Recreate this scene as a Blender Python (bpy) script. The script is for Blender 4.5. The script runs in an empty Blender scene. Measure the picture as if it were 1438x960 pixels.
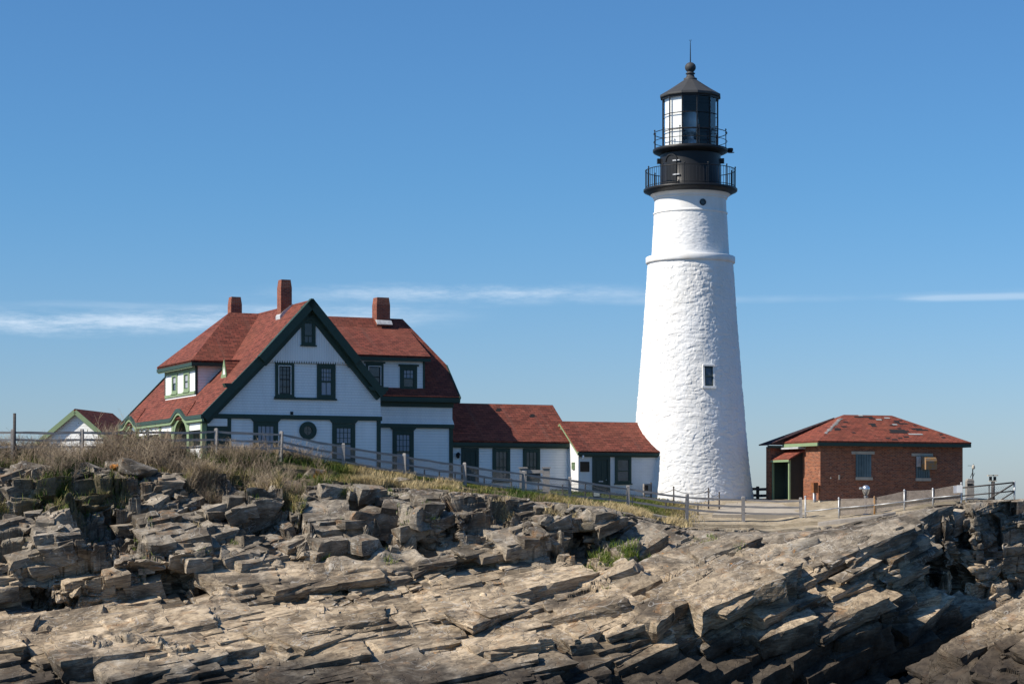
import bpy, bmesh, math, random
import numpy as np
from math import radians, sin, cos, tan, pi, sqrt, atan2
from mathutils import Vector, Matrix
random.seed(7)
rng = np.random.default_rng(7)
scene = bpy.context.scene
COL = scene.collection
vs = scene.view_settings; vs.view_transform = 'Standard'; vs.look = 'None'; vs.gamma = 1.0; vs.use_curve_mapping = False
vs.exposure = 0.42
scene.render.engine = 'CYCLES'
cy = scene.cycles; cy.max_bounces = 5; cy.diffuse_bounces = 3; cy.glossy_bounces = 3; cy.transmission_bounces = 4; cy.transparent_max_bounces = 12
cy.use_adaptive_sampling = True; cy.adaptive_threshold = 0.015

# ------------------------------------------------------------------ camera, sky, sun
F = 3000.0; CX = 719.0; HY = 702.0          # focal length and horizon in photo pixels (1438 x 960)
cam_d = bpy.data.cameras.new('camera'); cam = bpy.data.objects.new('camera', cam_d); COL.objects.link(cam)
cam.location = (0, 0, 0); cam.rotation_euler = (pi/2, 0, 0)
cam_d.sensor_width = 36.0; cam_d.lens = 36.0*F/1438.0
cam_d.shift_y = (HY-480.0)/1438.0
cam_d.clip_start = 1.0; cam_d.clip_end = 60000.0
scene.camera = cam
SEA = -8.6
SUN_EL = radians(42.0); SUN_AZ = radians(21.0)     # from the left, 21 degrees towards the camera
sdir = Vector((-cos(SUN_AZ)*cos(SUN_EL), -sin(SUN_AZ)*cos(SUN_EL), sin(SUN_EL)))
sl = bpy.data.lights.new('sun', 'SUN'); so = bpy.data.objects.new('sun', sl); COL.objects.link(so)
sl.energy = 4.8; sl.angle = radians(0.55); sl.color = (1.0, 0.92, 0.80)
so.rotation_euler = sdir.to_track_quat('Z', 'Y').to_euler()
so.location = (-60, 60, 60)

def P(x, y, Y):                                   # photo pixel at a distance -> point
    return Vector(((x-CX)/F*Y, Y, (HY-y)/F*Y))

# ------------------------------------------------------------------ node helper
class NT:
    def __init__(s, name):
        s.m = bpy.data.materials.new(name); s.m.use_nodes = True
        s.t = s.m.node_tree; s.n = s.t.nodes; s.l = s.t.links
        s.b = s.n['Principled BSDF']; s.b.inputs['Roughness'].default_value = .8
        s.b.inputs['Specular IOR Level'].default_value = .25
    def new(s, typ, **kw):
        nd = s.n.new(typ)
        for k, v in kw.items():
            if k.startswith('i_'):
                nd.inputs[k[2:].replace('_', ' ')].default_value = v
            else: setattr(nd, k, v)
        return nd
    def link(s, a, b): s.l.new(a, b)
    def coord(s, kind='Object'):
        return s.new('ShaderNodeTexCoord').outputs[kind]
    def mapping(s, src, scale=(1,1,1), rot=(0,0,0), loc=(0,0,0)):
        m = s.new('ShaderNodeMapping'); m.inputs['Scale'].default_value = scale
        m.inputs['Rotation'].default_value = rot; m.inputs['Location'].default_value = loc
        s.link(src, m.inputs['Vector']); return m.outputs[0]
    def noise(s, vec, scale, detail=4, rough=.55, dist=0.0):
        nd = s.new('ShaderNodeTexNoise'); nd.inputs['Scale'].default_value = scale
        nd.inputs['Detail'].default_value = detail; nd.inputs['Roughness'].default_value = rough
        nd.inputs['Distortion'].default_value = dist
        s.link(vec, nd.inputs['Vector']); return nd.outputs['Fac']
    def ramp(s, fac, stops, interp='LINEAR'):
        r = s.new('ShaderNodeValToRGB'); cr = r.color_ramp; cr.interpolation = interp
        while len(cr.elements) < len(stops): cr.elements.new(.5)
        for e, (p, c) in zip(cr.elements, stops):
            e.position = p; e.color = (c, c, c, 1) if isinstance(c, (int, float)) else (*c, 1)
        s.link(fac, r.inputs['Fac']); return r.outputs['Color']
    def mix(s, fac, a, b, blend='MIX'):
        m = s.new('ShaderNodeMix', data_type='RGBA', blend_type=blend)
        for sock, v in ((m.inputs[0], fac), (m.inputs[6], a), (m.inputs[7], b)):
            if isinstance(v, (int, float)): sock.default_value = v
            elif isinstance(v, tuple): sock.default_value = (*v, 1)
            else: s.link(v, sock)
        return m.outputs[2]
    def math(s, op, a, b=0.0, c=0.0):
        m = s.new('ShaderNodeMath', operation=op)
        for sock, v in zip(m.inputs, (a, b, c)):
            if isinstance(v, (int, float)): sock.default_value = v
            else: s.link(v, sock)
        return m.outputs[0]
    def bump(s, h, strength=.5, dist=.02, normal=None):
        b = s.new('ShaderNodeBump'); b.inputs['Strength'].default_value = strength
        b.inputs['Distance'].default_value = dist
        s.link(h, b.inputs['Height'])
        if normal is not None: s.link(normal, b.inputs['Normal'])
        return b.outputs[0]
    def out(s, color=None, normal=None, rough=None):
        if color is not None:
            if isinstance(color, tuple): s.b.inputs['Base Color'].default_value = (*color, 1)
            else: s.link(color, s.b.inputs['Base Color'])
        if normal is not None: s.link(normal, s.b.inputs['Normal'])
        if rough is not None:
            if isinstance(rough, (int, float)): s.b.inputs['Roughness'].default_value = rough
            else: s.link(rough, s.b.inputs['Roughness'])
        return s.m

# ------------------------------------------------------------------ world
w = bpy.data.worlds.new('World'); scene.world = w; w.use_nodes = True
wn, wl = w.node_tree.nodes, w.node_tree.links
bg = wn['Background']
sky = wn.new('ShaderNodeTexSky'); sky.sky_type = 'NISHITA'; sky.sun_disc = False
sky.sun_elevation = SUN_EL; sky.sun_rotation = atan2(sdir.x, sdir.y)
sky.altitude = 0; sky.air_density = 1.0; sky.dust_density = 0.3; sky.ozone_density = 3.0
SKY_STRENGTH = 0.075
bg.inputs['Strength'].default_value = SKY_STRENGTH
def wnode(t, **kw):
    n = wn.new(t)
    for k, v in kw.items(): setattr(n, k, v)
    return n
# thin cirrus streaks low over the horizon, in sky directions
tc = wnode('ShaderNodeTexCoord'); sep = wnode('ShaderNodeSeparateXYZ'); wl.new(tc.outputs['Generated'], sep.inputs[0])
az = wnode('ShaderNodeMath', operation='ARCTAN2'); wl.new(sep.outputs['X'], az.inputs[0]); wl.new(sep.outputs['Y'], az.inputs[1])
def wmath(op, a, b=None, c=None):
    m = wnode('ShaderNodeMath', operation=op)
    for i, v in enumerate((a, b, c)):
        if v is None: continue
        if isinstance(v, (int, float)): m.inputs[i].default_value = v
        else: wl.new(v, m.inputs[i])
    return m.outputs[0]
comb = wnode('ShaderNodeCombineXYZ'); wl.new(az.outputs[0], comb.inputs[0]); wl.new(sep.outputs['Z'], comb.inputs[1])
def wnoise(scale_x, scale_y, scale, detail, seed, rough=.6):
    mp = wnode('ShaderNodeMapping'); mp.inputs['Scale'].default_value = (scale_x, scale_y, 1); mp.inputs['Location'].default_value = (seed, seed*.7, 0)
    wl.new(comb.outputs[0], mp.inputs[0])
    n = wnode('ShaderNodeTexNoise'); n.inputs['Scale'].default_value = scale; n.inputs['Detail'].default_value = detail; n.inputs['Roughness'].default_value = rough
    wl.new(mp.outputs[0], n.inputs['Vector']); return n.outputs['Fac']
def band(zc, half, slope=0.0, wob=0.004, seed=0.0):
    zz = wmath('ADD', sep.outputs['Z'], wmath('MULTIPLY', az.outputs[0], slope))
    zz = wmath('ADD', zz, wmath('MULTIPLY', wmath('SUBTRACT', wnoise(9, 9, 1, 3, seed), .5), wob))
    d = wmath('DIVIDE', wmath('ABSOLUTE', wmath('SUBTRACT', zz, zc)), half)
    return wmath('MAXIMUM', wmath('SUBTRACT', 1.0, d), 0.0)
def smooth(v, a, b):
    m = wnode('ShaderNodeMapRange', interpolation_type='SMOOTHSTEP'); wl.new(v, m.inputs[0])
    m.inputs[1].default_value = a; m.inputs[2].default_value = b; return m.outputs[0]

brk = smooth(wnoise(3.2, 9, 1.6, 5, 21.3, .6), .38, .62)
m1 = smooth(wmath('MULTIPLY', band(0.0868, 0.0110, -0.026, .006, 3.1), wmath('ADD', wnoise(9, 60, 2.8, 10, 1.7, .78), -.14)), .10, .52)
m2 = smooth(wmath('MULTIPLY', band(0.0915, 0.0036, -0.012, .004, 8.2), wmath('ADD', wnoise(6, 70, 2.8, 9, 5.3, .72), .0)), .14, .6)
m3 = smooth(wmath('MULTIPLY', band(0.0960, 0.0095, -.004, .006, 12.4), wmath('ADD', wnoise(8, 40, 2.4, 9, 9.9, .76), -.14)), .13, .6)
left_fade = smooth(az.outputs[0], .0, -.11)
m1 = wmath('MULTIPLY', m1, left_fade)
m2 = wmath('MULTIPLY', m2, wmath('MULTIPLY', brk, smooth(wmath('ABSOLUTE', wmath('ADD', az.outputs[0], -.03)), .32, .05)))
m3 = wmath('MULTIPLY', m3, smooth(wmath('ABSOLUTE', wmath('ADD', az.outputs[0], .02)), .13, .02))
cl = wmath('MINIMUM', wmath('ADD', wmath('ADD', wmath('MULTIPLY', m1, 1.0), wmath('MULTIPLY', m2, wmath('ADD', .34, wmath('MULTIPLY', smooth(az.outputs[0], .06, -.02), .42)))), wmath('MULTIPLY', m3, .8)), .85)
m4 = smooth(wmath('MULTIPLY', band(.0924, .0026, .0, .002, 31.0), wmath('MULTIPLY', smooth(az.outputs[0], .165, .2), wmath('ADD', wnoise(7, 70, 2.8, 8, 15.3, .7), .2))), .08, .6)
cl = wmath('MINIMUM', wmath('ADD', cl, wmath('MULTIPLY', m4, .42)), .85)
front = wmath('GREATER_THAN', sep.outputs['Y'], 0.0)
cl = wmath('MULTIPLY', cl, front)
tint = wnode('ShaderNodeMix', data_type='RGBA', blend_type='MULTIPLY'); tint.inputs[0].default_value = 1.0
wl.new(sky.outputs[0], tint.inputs[6]); 
tg = wnode('ShaderNodeMix', data_type='RGBA'); wl.new(smooth(sep.outputs['Z'], 0.0, .16), tg.inputs[0])
tg.inputs[6].default_value = (.70, .85, 1.19, 1); tg.inputs[7].default_value = (.50, .86, 1.17, 1)
wl.new(tg.outputs[2], tint.inputs[7])
cm = wnode('ShaderNodeMix', data_type='RGBA'); wl.new(cl, cm.inputs[0]); wl.new(tint.outputs[2], cm.inputs[6]); cm.inputs[7].default_value = (6.6, 8.0, 9.6, 1)
wl.new(cm.outputs[2], bg.inputs['Color'])

# ------------------------------------------------------------------ numeric noise
def _h(i, j, k, seed):
    x = (i.astype(np.int64)*np.int64(374761393) + j.astype(np.int64)*np.int64(668265263) + k.astype(np.int64)*np.int64(2147483647 % 1274126177) + np.int64(seed)*np.int64(974634721)).astype(np.uint64)
    x = (x ^ (x >> np.uint64(13))) * np.uint64(1274126177)
    x = x ^ (x >> np.uint64(16)); x = x * np.uint64(2246822519); x = x ^ (x >> np.uint64(15))
    return (x & np.uint64(0xFFFFFF)).astype(np.float64)/float(0x1000000)
def vnoise(x, y, z, seed=0):
    xi, yi, zi = np.floor(x), np.floor(y), np.floor(z)
    fx, fy, fz = x-xi, y-yi, z-zi
    fx, fy, fz = (f*f*f*(f*(f*6-15)+10) for f in (fx, fy, fz))
    r = 0.0
    for a in (0, 1):
        for b in (0, 1):
            for c in (0, 1):
                r = r + _h(xi+a, yi+b, zi+c, seed)*(fx if a else 1-fx)*(fy if b else 1-fy)*(fz if c else 1-fz)
    return r
def fbm(x, y, z, seed=0, octv=4, gain=.5):
    r, a, t = 0.0, 1.0, 0.0
    for o in range(octv):
        r = r + a*(vnoise(x, y, z, seed+o*17)-.5); t += a; a *= gain
        x, y, z = x*2.03+3.1, y*2.03+1.7, z*2.03+5.3
    return r/t
def sstep(a, b, x):
    t = np.clip((x-a)/(b-a), 0, 1); return t*t*(3-2*t)
def bricks(a, b, c, La, Lb, Lc, seed):
    """blocky joint lattice: random value of the block and distance (m) to its nearest joint"""
    qc = c/Lc; kc = np.floor(qc); fc = qc-kc
    qb = b/Lb + 7.3*_h(kc, kc*0, kc*0, seed+1); kb = np.floor(qb); fb = qb-kb
    qa = a/La + 9.1*_h(kc, kb, kb*0, seed+2); ka = np.floor(qa); fa = qa-ka
    e = np.minimum(np.minimum(np.minimum(fa, 1-fa)*La, np.minimum(fb, 1-fb)*Lb), np.minimum(fc, 1-fc)*Lc)
    return _h(ka, kb, kc, seed), e, (fa-.5, fb-.5, fc-.5, ka, kb, kc)

def grid_mesh(name, V, nu, nt, mat, attrs=None, smooth_shade=False):
    """V: (nu, nt, 3)"""
    me = bpy.data.meshes.new(name)
    me.vertices.add(nu*nt); me.vertices.foreach_set('co', V.reshape(-1).astype(np.float32))
    i = np.arange(nu-1)[:, None]*nt + np.arange(nt-1)[None, :]
    quads = np.stack([i, i+nt, i+nt+1, i+1], axis=-1).reshape(-1)
    nf = (nu-1)*(nt-1)
    me.loops.add(nf*4); me.loops.foreach_set('vertex_index', quads.astype(np.int32))
    me.polygons.add(nf); me.polygons.foreach_set('loop_start', (np.arange(nf)*4).astype(np.int32))
    try: me.polygons.foreach_set('loop_total', np.full(nf, 4, np.int32))
    except Exception: pass
    me.update(calc_edges=True)
    me.polygons.foreach_set('use_smooth', np.full(nf, smooth_shade, dtype=bool))
    if attrs:
        for k, v in attrs.items():
            at = me.attributes.new(k, 'FLOAT', 'POINT'); at.data.foreach_set('value', v.reshape(-1).astype(np.float32))
    me.materials.append(mat)
    ob = bpy.data.objects.new(name, me); COL.objects.link(ob)
    return ob

# ------------------------------------------------------------------ rock
SA = radians(31.0)
A0 = np.array([cos(SA), sin(SA), 0.0]); B0 = np.array([-sin(SA), cos(SA), 0.0])
BED = np.array([0, 0, 1.0])-A0*.16-B0*.31; BED /= np.linalg.norm(BED)
AX = A0-BED*(A0@BED); AX /= np.linalg.norm(AX)
BX = np.cross(BED, AX)

def rock_displace(V, n, amt, seed=0, rough=1.0):
    """bed-plane ledges and joint blocks. V, n: (...,3); amt: strength per vertex"""
    p = V.copy()
    x, y, z = p[..., 0], p[..., 1], p[..., 2]
    p = p + n*((fbm(x*.13, y*.13, z*.13, seed+1, 3)*1.0)*amt)[..., None]
    wx = fbm(x*.10, y*.10, z*.10, seed+21, 2); wy = fbm(x*.10, y*.10, z*.10, seed+31, 2)
    jx = fbm(x*1.3, y*1.3, z*1.3, seed+23, 2)*.16; jy = fbm(x*1.3, y*1.3, z*1.3, seed+33, 2)*.16
    a = p@AX + wx*2.6 + jx; b = p@BX + wy*2.6 + jy; xr = np.clip(x-1.5, 0, 60); c0 = p@BED + fbm(x*.06, y*.06, z*.06, seed+41, 2)*2.2 - .20*(xr*xr/(xr+2.5))
    c = c0.copy(); flat = sstep(.30, .72, n@BED)
    # ledges: snap towards bed planes, with the snapping level shifted block by block
    for T, La, Lb, st, sd in ((1.25, 7.5, 3.0, 1.0, 3), (.42, 3.2, 1.15, 1.0, 5), (.16, 1.9, .55, 1.0, 7)):
        sk = .35*b                                        # second joint set not square to the first
        h, e, (fa, fb, fc, ka, kb, kc) = bricks(a+sk, b, a*0+.5, La, Lb, 1.0, seed+sd)
        tl = (_h(ka, kb, kc, seed+sd+51)-.5)*fa*.45 + (_h(ka, kb, kc, seed+sd+52)-.5)*fb*.45
        cn = c + ((h-.5)*1.3)*T
        q = cn/T; fl = np.floor(q); fr = q-fl
        thick = .72+.5*_h(fl, fl*0, fl*0, seed+sd+70)
        tgt = T*(fl + .5 + tl*.5 + .5*sstep(.95, 1.0, fr))
        dl = (tgt-cn)*st*amt*flat*np.clip(thick, .3, 1)*(1.0 if sd == 3 else np.clip(.25+rough, 0, 1))
        p = p + BED*dl[..., None]; c = c+dl
    d = 0.0
    for La, Lb, Lc, am, gr, gw, sd in ((4.2, 2.3, 2.0, .90, .50, .12, 11), (1.45, .95, .75, .44, .30, .07, 13), (.52, .40, .28, .11, .09, .035, 15)):
        h, e, (fa, fb, fc, ka, kb, kc) = bricks(a-.3*c0, b, c0+.2*a, La, Lb, Lc, seed+sd)
        tilt = (_h(ka, kb, kc, seed+sd+91)-.5)*fa + (_h(ka, kb, kc, seed+sd+92)-.5)*fb + (_h(ka, kb, kc, seed+sd+93)-.5)*fc
        hh = np.where(h > .84, h+.35, np.where(h < .12, h-.45, h))
        d = d + rough*(am*(hh-.52) + am*1.2*tilt) - (.25+.75*rough)*gr*(1-sstep(0, gw, e))*np.clip(1.5*_h(ka, kb, kc, seed+sd+95)-.25, 0, 1.2)
        if sd == 11: big = h
        if sd == 13: mid = h
    d = d + (fbm(x*2.6, y*2.6, z*2.6, seed+77, 3)*.05 + np.abs(fbm(x*6, y*6, z*9, seed+78, 2))*.04)*(.15+.85*rough)
    p = p + n*(d*amt)[..., None]
    return p, big, mid
def carve(V, n, cuts):
    """open clefts and push out buttresses of the macro shape; cuts: (polyline of photo points, half width px, metres)"""
    px_ = CX+F*V[..., 0]/V[..., 1]; py_ = HY-F*V[..., 2]/V[..., 1]
    wpx = px_+fbm(V[..., 0]*.8, V[..., 2]*.8, V[..., 1]*.4, 901, 3)*26; wpy = py_+fbm(V[..., 0]*.8, V[..., 2]*.8, V[..., 1]*.4, 911, 3)*20
    out = np.zeros(px_.shape)
    for line, hw, dep in cuts:
        best = np.full(px_.shape, 1e9)
        for (x0, y0), (x1, y1) in zip(line[:-1], line[1:]):
            dx, dy = x1-x0, y1-y0; t = np.clip(((wpx-x0)*dx+(wpy-y0)*dy)/(dx*dx+dy*dy+1e-9), 0, 1)
            best = np.minimum(best, np.hypot(wpx-x0-t*dx, wpy-y0-t*dy))
        out = out + dep*(1-sstep(hw*.45, hw, best))
    W = V.copy(); W[..., 1] += out; W[..., 0] += out*V[..., 0]/V[..., 1]; W[..., 2] -= np.clip(out, 0, 9)*.25
    return W

# macro shape of the shore: photo columns, each (Y, z) from the water up to the plateau
def zy(y, Y): return (Y, (HY-y)/F*Y)
COLS = {}
def col(x, front, ys, plateau):
    COLS[x] = [front] + [zy(y, Y) for y, Y in ys] + plateau
def plat(Y9, z9): return [(Y9, z9), (Y9+13, z9+.1), (Y9+22, z9-1.0), (Y9+34, SEA-2.5)]
#   x      front          1            2           3           4           5           6           7           8 (fence)
col(-140, (78, -10.5), [(955, 82.5), (905, 86), (872, 89.8), (790, 90.6), (722, 95.6), (668, 96.6), (655, 99.5), (643, 101)], plat(110, 1.9))
col(0,    (78, -10.5), [(955, 83), (907, 86.5), (870, 91), (792, 91.8), (724, 96.6), (668, 97.7), (655, 100), (643, 101)], plat(110, 1.9))
col(120,  (78, -10.5), [(952, 84), (900, 87.5), (862, 92), (785, 92.9), (730, 97), (664, 98.3), (654, 100), (643, 102)], plat(110, 1.9))
col(240,  (78, -10.5), [(950, 84), (890, 88), (850, 92.6), (780, 93.8), (735, 97.5), (680, 99.2), (662, 101), (643, 103)], plat(110, 1.9))
col(360,  (78, -10.5), [(950, 85), (888, 88.5), (806, 95), (768, 95.8), (725, 98.6), (688, 100.6), (668, 102.5), (645, 104.3)], plat(111, 1.9))
col(480,  (78, -10.5), [(950, 85), (885, 89.5), (796, 96.5), (740, 97.4), (715, 100), (693, 102), (674, 104), (656, 106.3)], plat(111.5, 1.8))
col(600,  (78, -10.5), [(945, 85.5), (875, 90.5), (792, 97), (730, 98), (712, 101), (697, 103), (685, 106), (674, 108.2)], plat(114.5, 1.1))
col(720,  (78, -10.5), [(945, 86), (870, 91), (795, 97.5), (725, 99), (712, 102), (703, 104.5), (697, 107.5), (691, 110.3)], plat(117.3, .5))
col(840,  (78, -10.5), [(950, 88), (885, 90.3), (806, 98), (778, 100), (722, 100.7), (714, 105), (711, 109), (708, 112.4)], plat(119.6, .4))
col(960,  (78, -10.5), [(960, 90.0), (848, 91), (790, 98.5), (766, 102), (748, 105.5), (742, 109), (738, 112), (732, 113.5)], plat(120.5, -.02))
col(1080, (78, -10.5), [(985, 91.2), (816, 92.5), (790, 96), (770, 102), (757, 107), (750, 110), (742, 112.5), (734, 114.2)], plat(120.0, 0))
col(1180, (78, -10.5), [(985, 91.8), (870, 93.4), (780, 94.4), (755, 100), (750, 105), (742, 109), (735, 111.2), (727, 114)], plat(118.8, 0))
col(1250, (78, -10.5), [(985, 93), (890, 95.6), (755, 97.0), (740, 101), (735, 105), (728, 108.5), (723, 110.8), (718, 113)], plat(118.5, 0))
col(1300, (78, -10.5), [(975, 94), (905, 98.2), (835, 100.3), (716, 101.6), (714, 105), (713, 108), (711, 110.5), (710, 112.5)], plat(118, 0))
col(1360, (78, -10.5), [(965, 94), (895, 98), (845, 102), (707, 103.0), (705, 106), (704, 108.5), (704, 110), (704, 111.5)], plat(117, -.05))
col(1438, (78, -10.5), [(960, 94), (880, 99), (828, 103.6), (706, 104.6), (705, 106.5), (704, 108.5), (704, 110), (704, 111)], plat(117, -.1))
col(1600, (78, -10.5), [(960, 94), (880, 100), (828, 106), (705, 107.2), (704.5, 108), (704, 109), (704, 110), (704, 111)], plat(117, -.1))

xs = np.array(sorted(COLS)); NN = len(COLS[xs[0]])
CTRL = np.array([COLS[x] for x in xs])            # (ncol, NN, 2)
def terrain(NU, segs, x0, x1):
    u = np.linspace(x0, x1, NU)
    t = np.concatenate([np.linspace(k, k+1, s, endpoint=False) for k, s in enumerate(segs)] + [np.array([float(NN-1)])])
    nt = len(t)
    U, Tt = np.meshgrid(u, t, indexing='ij')
    fade = sstep(0.3, 1.2, Tt)*(1-sstep(6.3, 7.6, Tt))
    uw = U + fade*(fbm(U*.009, Tt*.8, U*0, 5, 3)*95)
    tw = np.clip(Tt + fade*fbm(U*.012, Tt*.9, U*0+4, 8, 3)*.55, 0, NN-1.0001)
    xf = np.linspace(x0-120, x1+120, 1400)
    ker = np.exp(-.5*(np.arange(-20, 21)/8.0)**2); ker /= ker.sum()
    Yn, Zn = [], []
    for k in range(NN):
        for arr, j in ((Yn, 0), (Zn, 1)):
            q = np.interp(xf, xs, CTRL[:, k, j]); q = np.convolve(np.pad(q, 20, mode='edge'), ker, mode='valid'); arr.append(q)
    Yn, Zn = np.array(Yn), np.array(Zn)
    fi = (uw-xf[0])/(xf[1]-xf[0]); i0 = np.clip(np.floor(fi).astype(int), 0, len(xf)-2); fr = fi-i0
    k0 = np.floor(tw).astype(int); ft = tw-k0
    def ev(A):
        c0 = A[k0, i0]*(1-fr)+A[k0, i0+1]*fr; c1 = A[k0+1, i0]*(1-fr)+A[k0+1, i0+1]*fr
        return c0*(1-ft)+c1*ft
    Y, Z = ev(Yn), ev(Zn)
    V = np.stack([(U-CX)/F*Y, Y, Z], axis=-1)
    return V, U, Tt
def grid_normals(V, blur=6):
    W = V.copy()
    for ax_ in (0, 1):
        for _ in range(2):
            q = np.cumsum(np.concatenate([np.repeat(np.take(W, [0], ax_), blur+1, ax_), W, np.repeat(np.take(W, [-1], ax_), blur, ax_)], ax_), ax_)
            n_ = W.shape[ax_]
            W = (np.take(q, range(2*blur+1, 2*blur+1+n_), ax_)-np.take(q, range(0, n_), ax_))/(2*blur+1)
    gu = np.gradient(W, axis=0); gt = np.gradient(W, axis=1)
    n = np.cross(gu, gt); n /= (np.linalg.norm(n, axis=-1, keepdims=True)+1e-9)
    return n

# ------------------------------------------------------------------ rock material
def rock_material():
    t = NT('rock')
    co = t.coord('Object')
    # axes along the bedding, so streaks follow the beds
    def dotv(v):
        d_ = t.new('ShaderNodeVectorMath', operation='DOT_PRODUCT'); t.link(co, d_.inputs[0]); d_.inputs[1].default_value = tuple(v); return d_.outputs['Value']
    cb = t.new('ShaderNodeCombineXYZ'); t.link(dotv(AX), cb.inputs[0]); t.link(dotv(BX), cb.inputs[1]); t.link(dotv(BED), cb.inputs[2])
    bed = cb.outputs[0]
    big = t.noise(co, .35, 5, .6); mid = t.noise(co, 1.7, 6, .62); fine = t.noise(co, 9, 5, .65)
    streak = t.noise(t.mapping(bed, (.8, 1.4, 9)), 1.4, 6, .62, .5)
    sepz = t.new('ShaderNodeSeparateXYZ'); t.link(co, sepz.inputs[0])
    zn = t.math('ADD', sepz.outputs['Z'], t.math('MULTIPLY', t.math('SUBTRACT', t.noise(co, .4, 5, .6), .5), 4.0))
    grey = t.ramp(mid, [(.22, (.05, .044, .036)), (.40, (.14, .122, .098)), (.57, (.275, .24, .192)), (.76, (.43, .38, .31))])
    tan_ = t.ramp(streak, [(.25, (.095, .073, .050)), (.40, (.26, .20, .135)), (.55, (.45, .352, .238)), (.74, (.60, .485, .345))])
    # bleached tan beds in the splash zone, grey weathered rock above it
    zone = t.ramp(t.math('MULTIPLY', t.math('ADD', zn, 8.0), .125), [(.14, 0), (.26, 1), (.56, 1), (.74, .18), (1, .10)])
    zone = t.math('MULTIPLY', zone, t.ramp(big, [(.28, .5), (.5, 1)]))
    c = t.mix(zone, grey, tan_)
    c = t.mix(t.math('MULTIPLY', t.ramp(t.noise(t.mapping(bed, (1, 1.5, 12)), 2.6, 4, .6), [(.55, 0), (.66, 1)]), .6), c, (.07, .06, .05))
    at = t.new('ShaderNodeAttribute', attribute_name='blk').outputs['Fac']
    c = t.mix(1.0, c, t.ramp(at, [(0, .52), (.5, .95), (1, 1.35)]), 'MULTIPLY')
    dk = t.noise(t.mapping(bed, (.5, .8, 1.6), loc=(3, 8, 1)), .55, 7, .72)
    c = t.mix(t.math('MULTIPLY', t.ramp(dk, [(.48, 0), (.60, 1)]), .8), c, (.058, .047, .037))
    # quartz veins
    vn = t.noise(t.mapping(bed, (.55, .8, 1.2), (.3, .5, .9)), .8, 3, .55, 1.2)
    vein = t.ramp(vn, [(.493, 0), (.499, 1), (.503, 1), (.509, 0)])
    c = t.mix(t.math('MULTIPLY', vein, .45), c, (.52, .50, .46))
    # rust stains and orange lichen
    rust = t.math('MULTIPLY', t.ramp(t.noise(co, .9, 6, .7, .6), [(.56, 0), (.70, 1)]), .6)
    c = t.mix(rust, c, (.30, .165, .075))
    lich = t.math('MULTIPLY', t.ramp(t.noise(co, 2.1, 5, .7), [(.655, 0), (.69, 1)]), t.ramp(t.noise(co, .21, 3), [(.5, 0), (.58, 1)]))
    c = t.mix(t.math('MULTIPLY', lich, .8), c, (.50, .22, .045))
    pale = t.ramp(t.noise(t.mapping(co, (1, 1, 1), loc=(9, 3, 4)), 3.3, 6, .72), [(.64, 0), (.74, 1)])
    c = t.mix(t.math('MULTIPLY', pale, .45), c, (.55, .53, .49))
    # black zone of the tide, lifted on the right to paint in cliff shade
    wet_shade = t.ramp(t.math('MULTIPLY', t.math('ADD', t.math('ADD', sepz.outputs['Z'], t.math('MULTIPLY', t.math('SUBTRACT', t.noise(co, .6, 5, .65), .5), 2.4)), t.math('SUBTRACT', 9.0, t.math('MULTIPLY', t.math('MAXIMUM', sepz.outputs['X'], 0.0), .075))), .2), [(.36, 1), (.58, 0)])
    c = t.mix(t.math('MULTIPLY', wet_shade, .9), c, t.ramp(mid, [(.3, (.012, .010, .009)), (.7, (.06, .046, .033))]))
    # soil and dead turf where the rock is grown over
    soil = t.new('ShaderNodeAttribute', attribute_name='soil').outputs['Fac']
    sc_ = t.ramp(t.noise(co, 2.4, 6, .7), [(.3, (.06, .05, .03)), (.5, (.12, .10, .055)), (.7, (.20, .16, .09))])
    c = t.mix(soil, c, sc_)
    dirt = t.new('ShaderNodeAttribute', attribute_name='pad').outputs['Fac']
    dc = t.ramp(t.noise(co, 1.3, 7, .7), [(.3, (.22, .18, .125)), (.55, (.34, .285, .205)), (.75, (.43, .375, .29))])
    c = t.mix(dirt, c, dc)
    h = t.math('ADD', t.math('MULTIPLY', streak, .8), t.math('ADD', t.math('MULTIPLY', fine, .35), t.math('MULTIPLY', mid, .10)))
    n = t.bump(h, .75, .06)
    crk = t.new('ShaderNodeTexVoronoi', feature='DISTANCE_TO_EDGE'); crk.inputs['Scale'].default_value = 1.0
    wv = t.new('ShaderNodeVectorMath', operation='ADD'); t.link(t.mapping(bed, (1.1, 1.9, 3.6)), wv.inputs[0])
    nz = t.new('ShaderNodeTexNoise'); nz.inputs['Scale'].default_value = 1.3; t.link(co, nz.inputs['Vector']); 
    sc2 = t.new('ShaderNodeVectorMath', operation='SCALE'); sc2.inputs['Scale'].default_value = 1.1; t.link(nz.outputs['Color'], sc2.inputs[0]); t.link(sc2.outputs[0], wv.inputs[1])
    t.link(wv.outputs[0], crk.inputs['Vector'])
    n = t.bump(t.ramp(crk.outputs['Distance'], [(0, 0), (.035, 1)]), .6, .04, n)
    t.b.inputs['Specular IOR Level'].default_value = .2
    return t.out(c, n, .85)
M_ROCK = rock_material()

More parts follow.
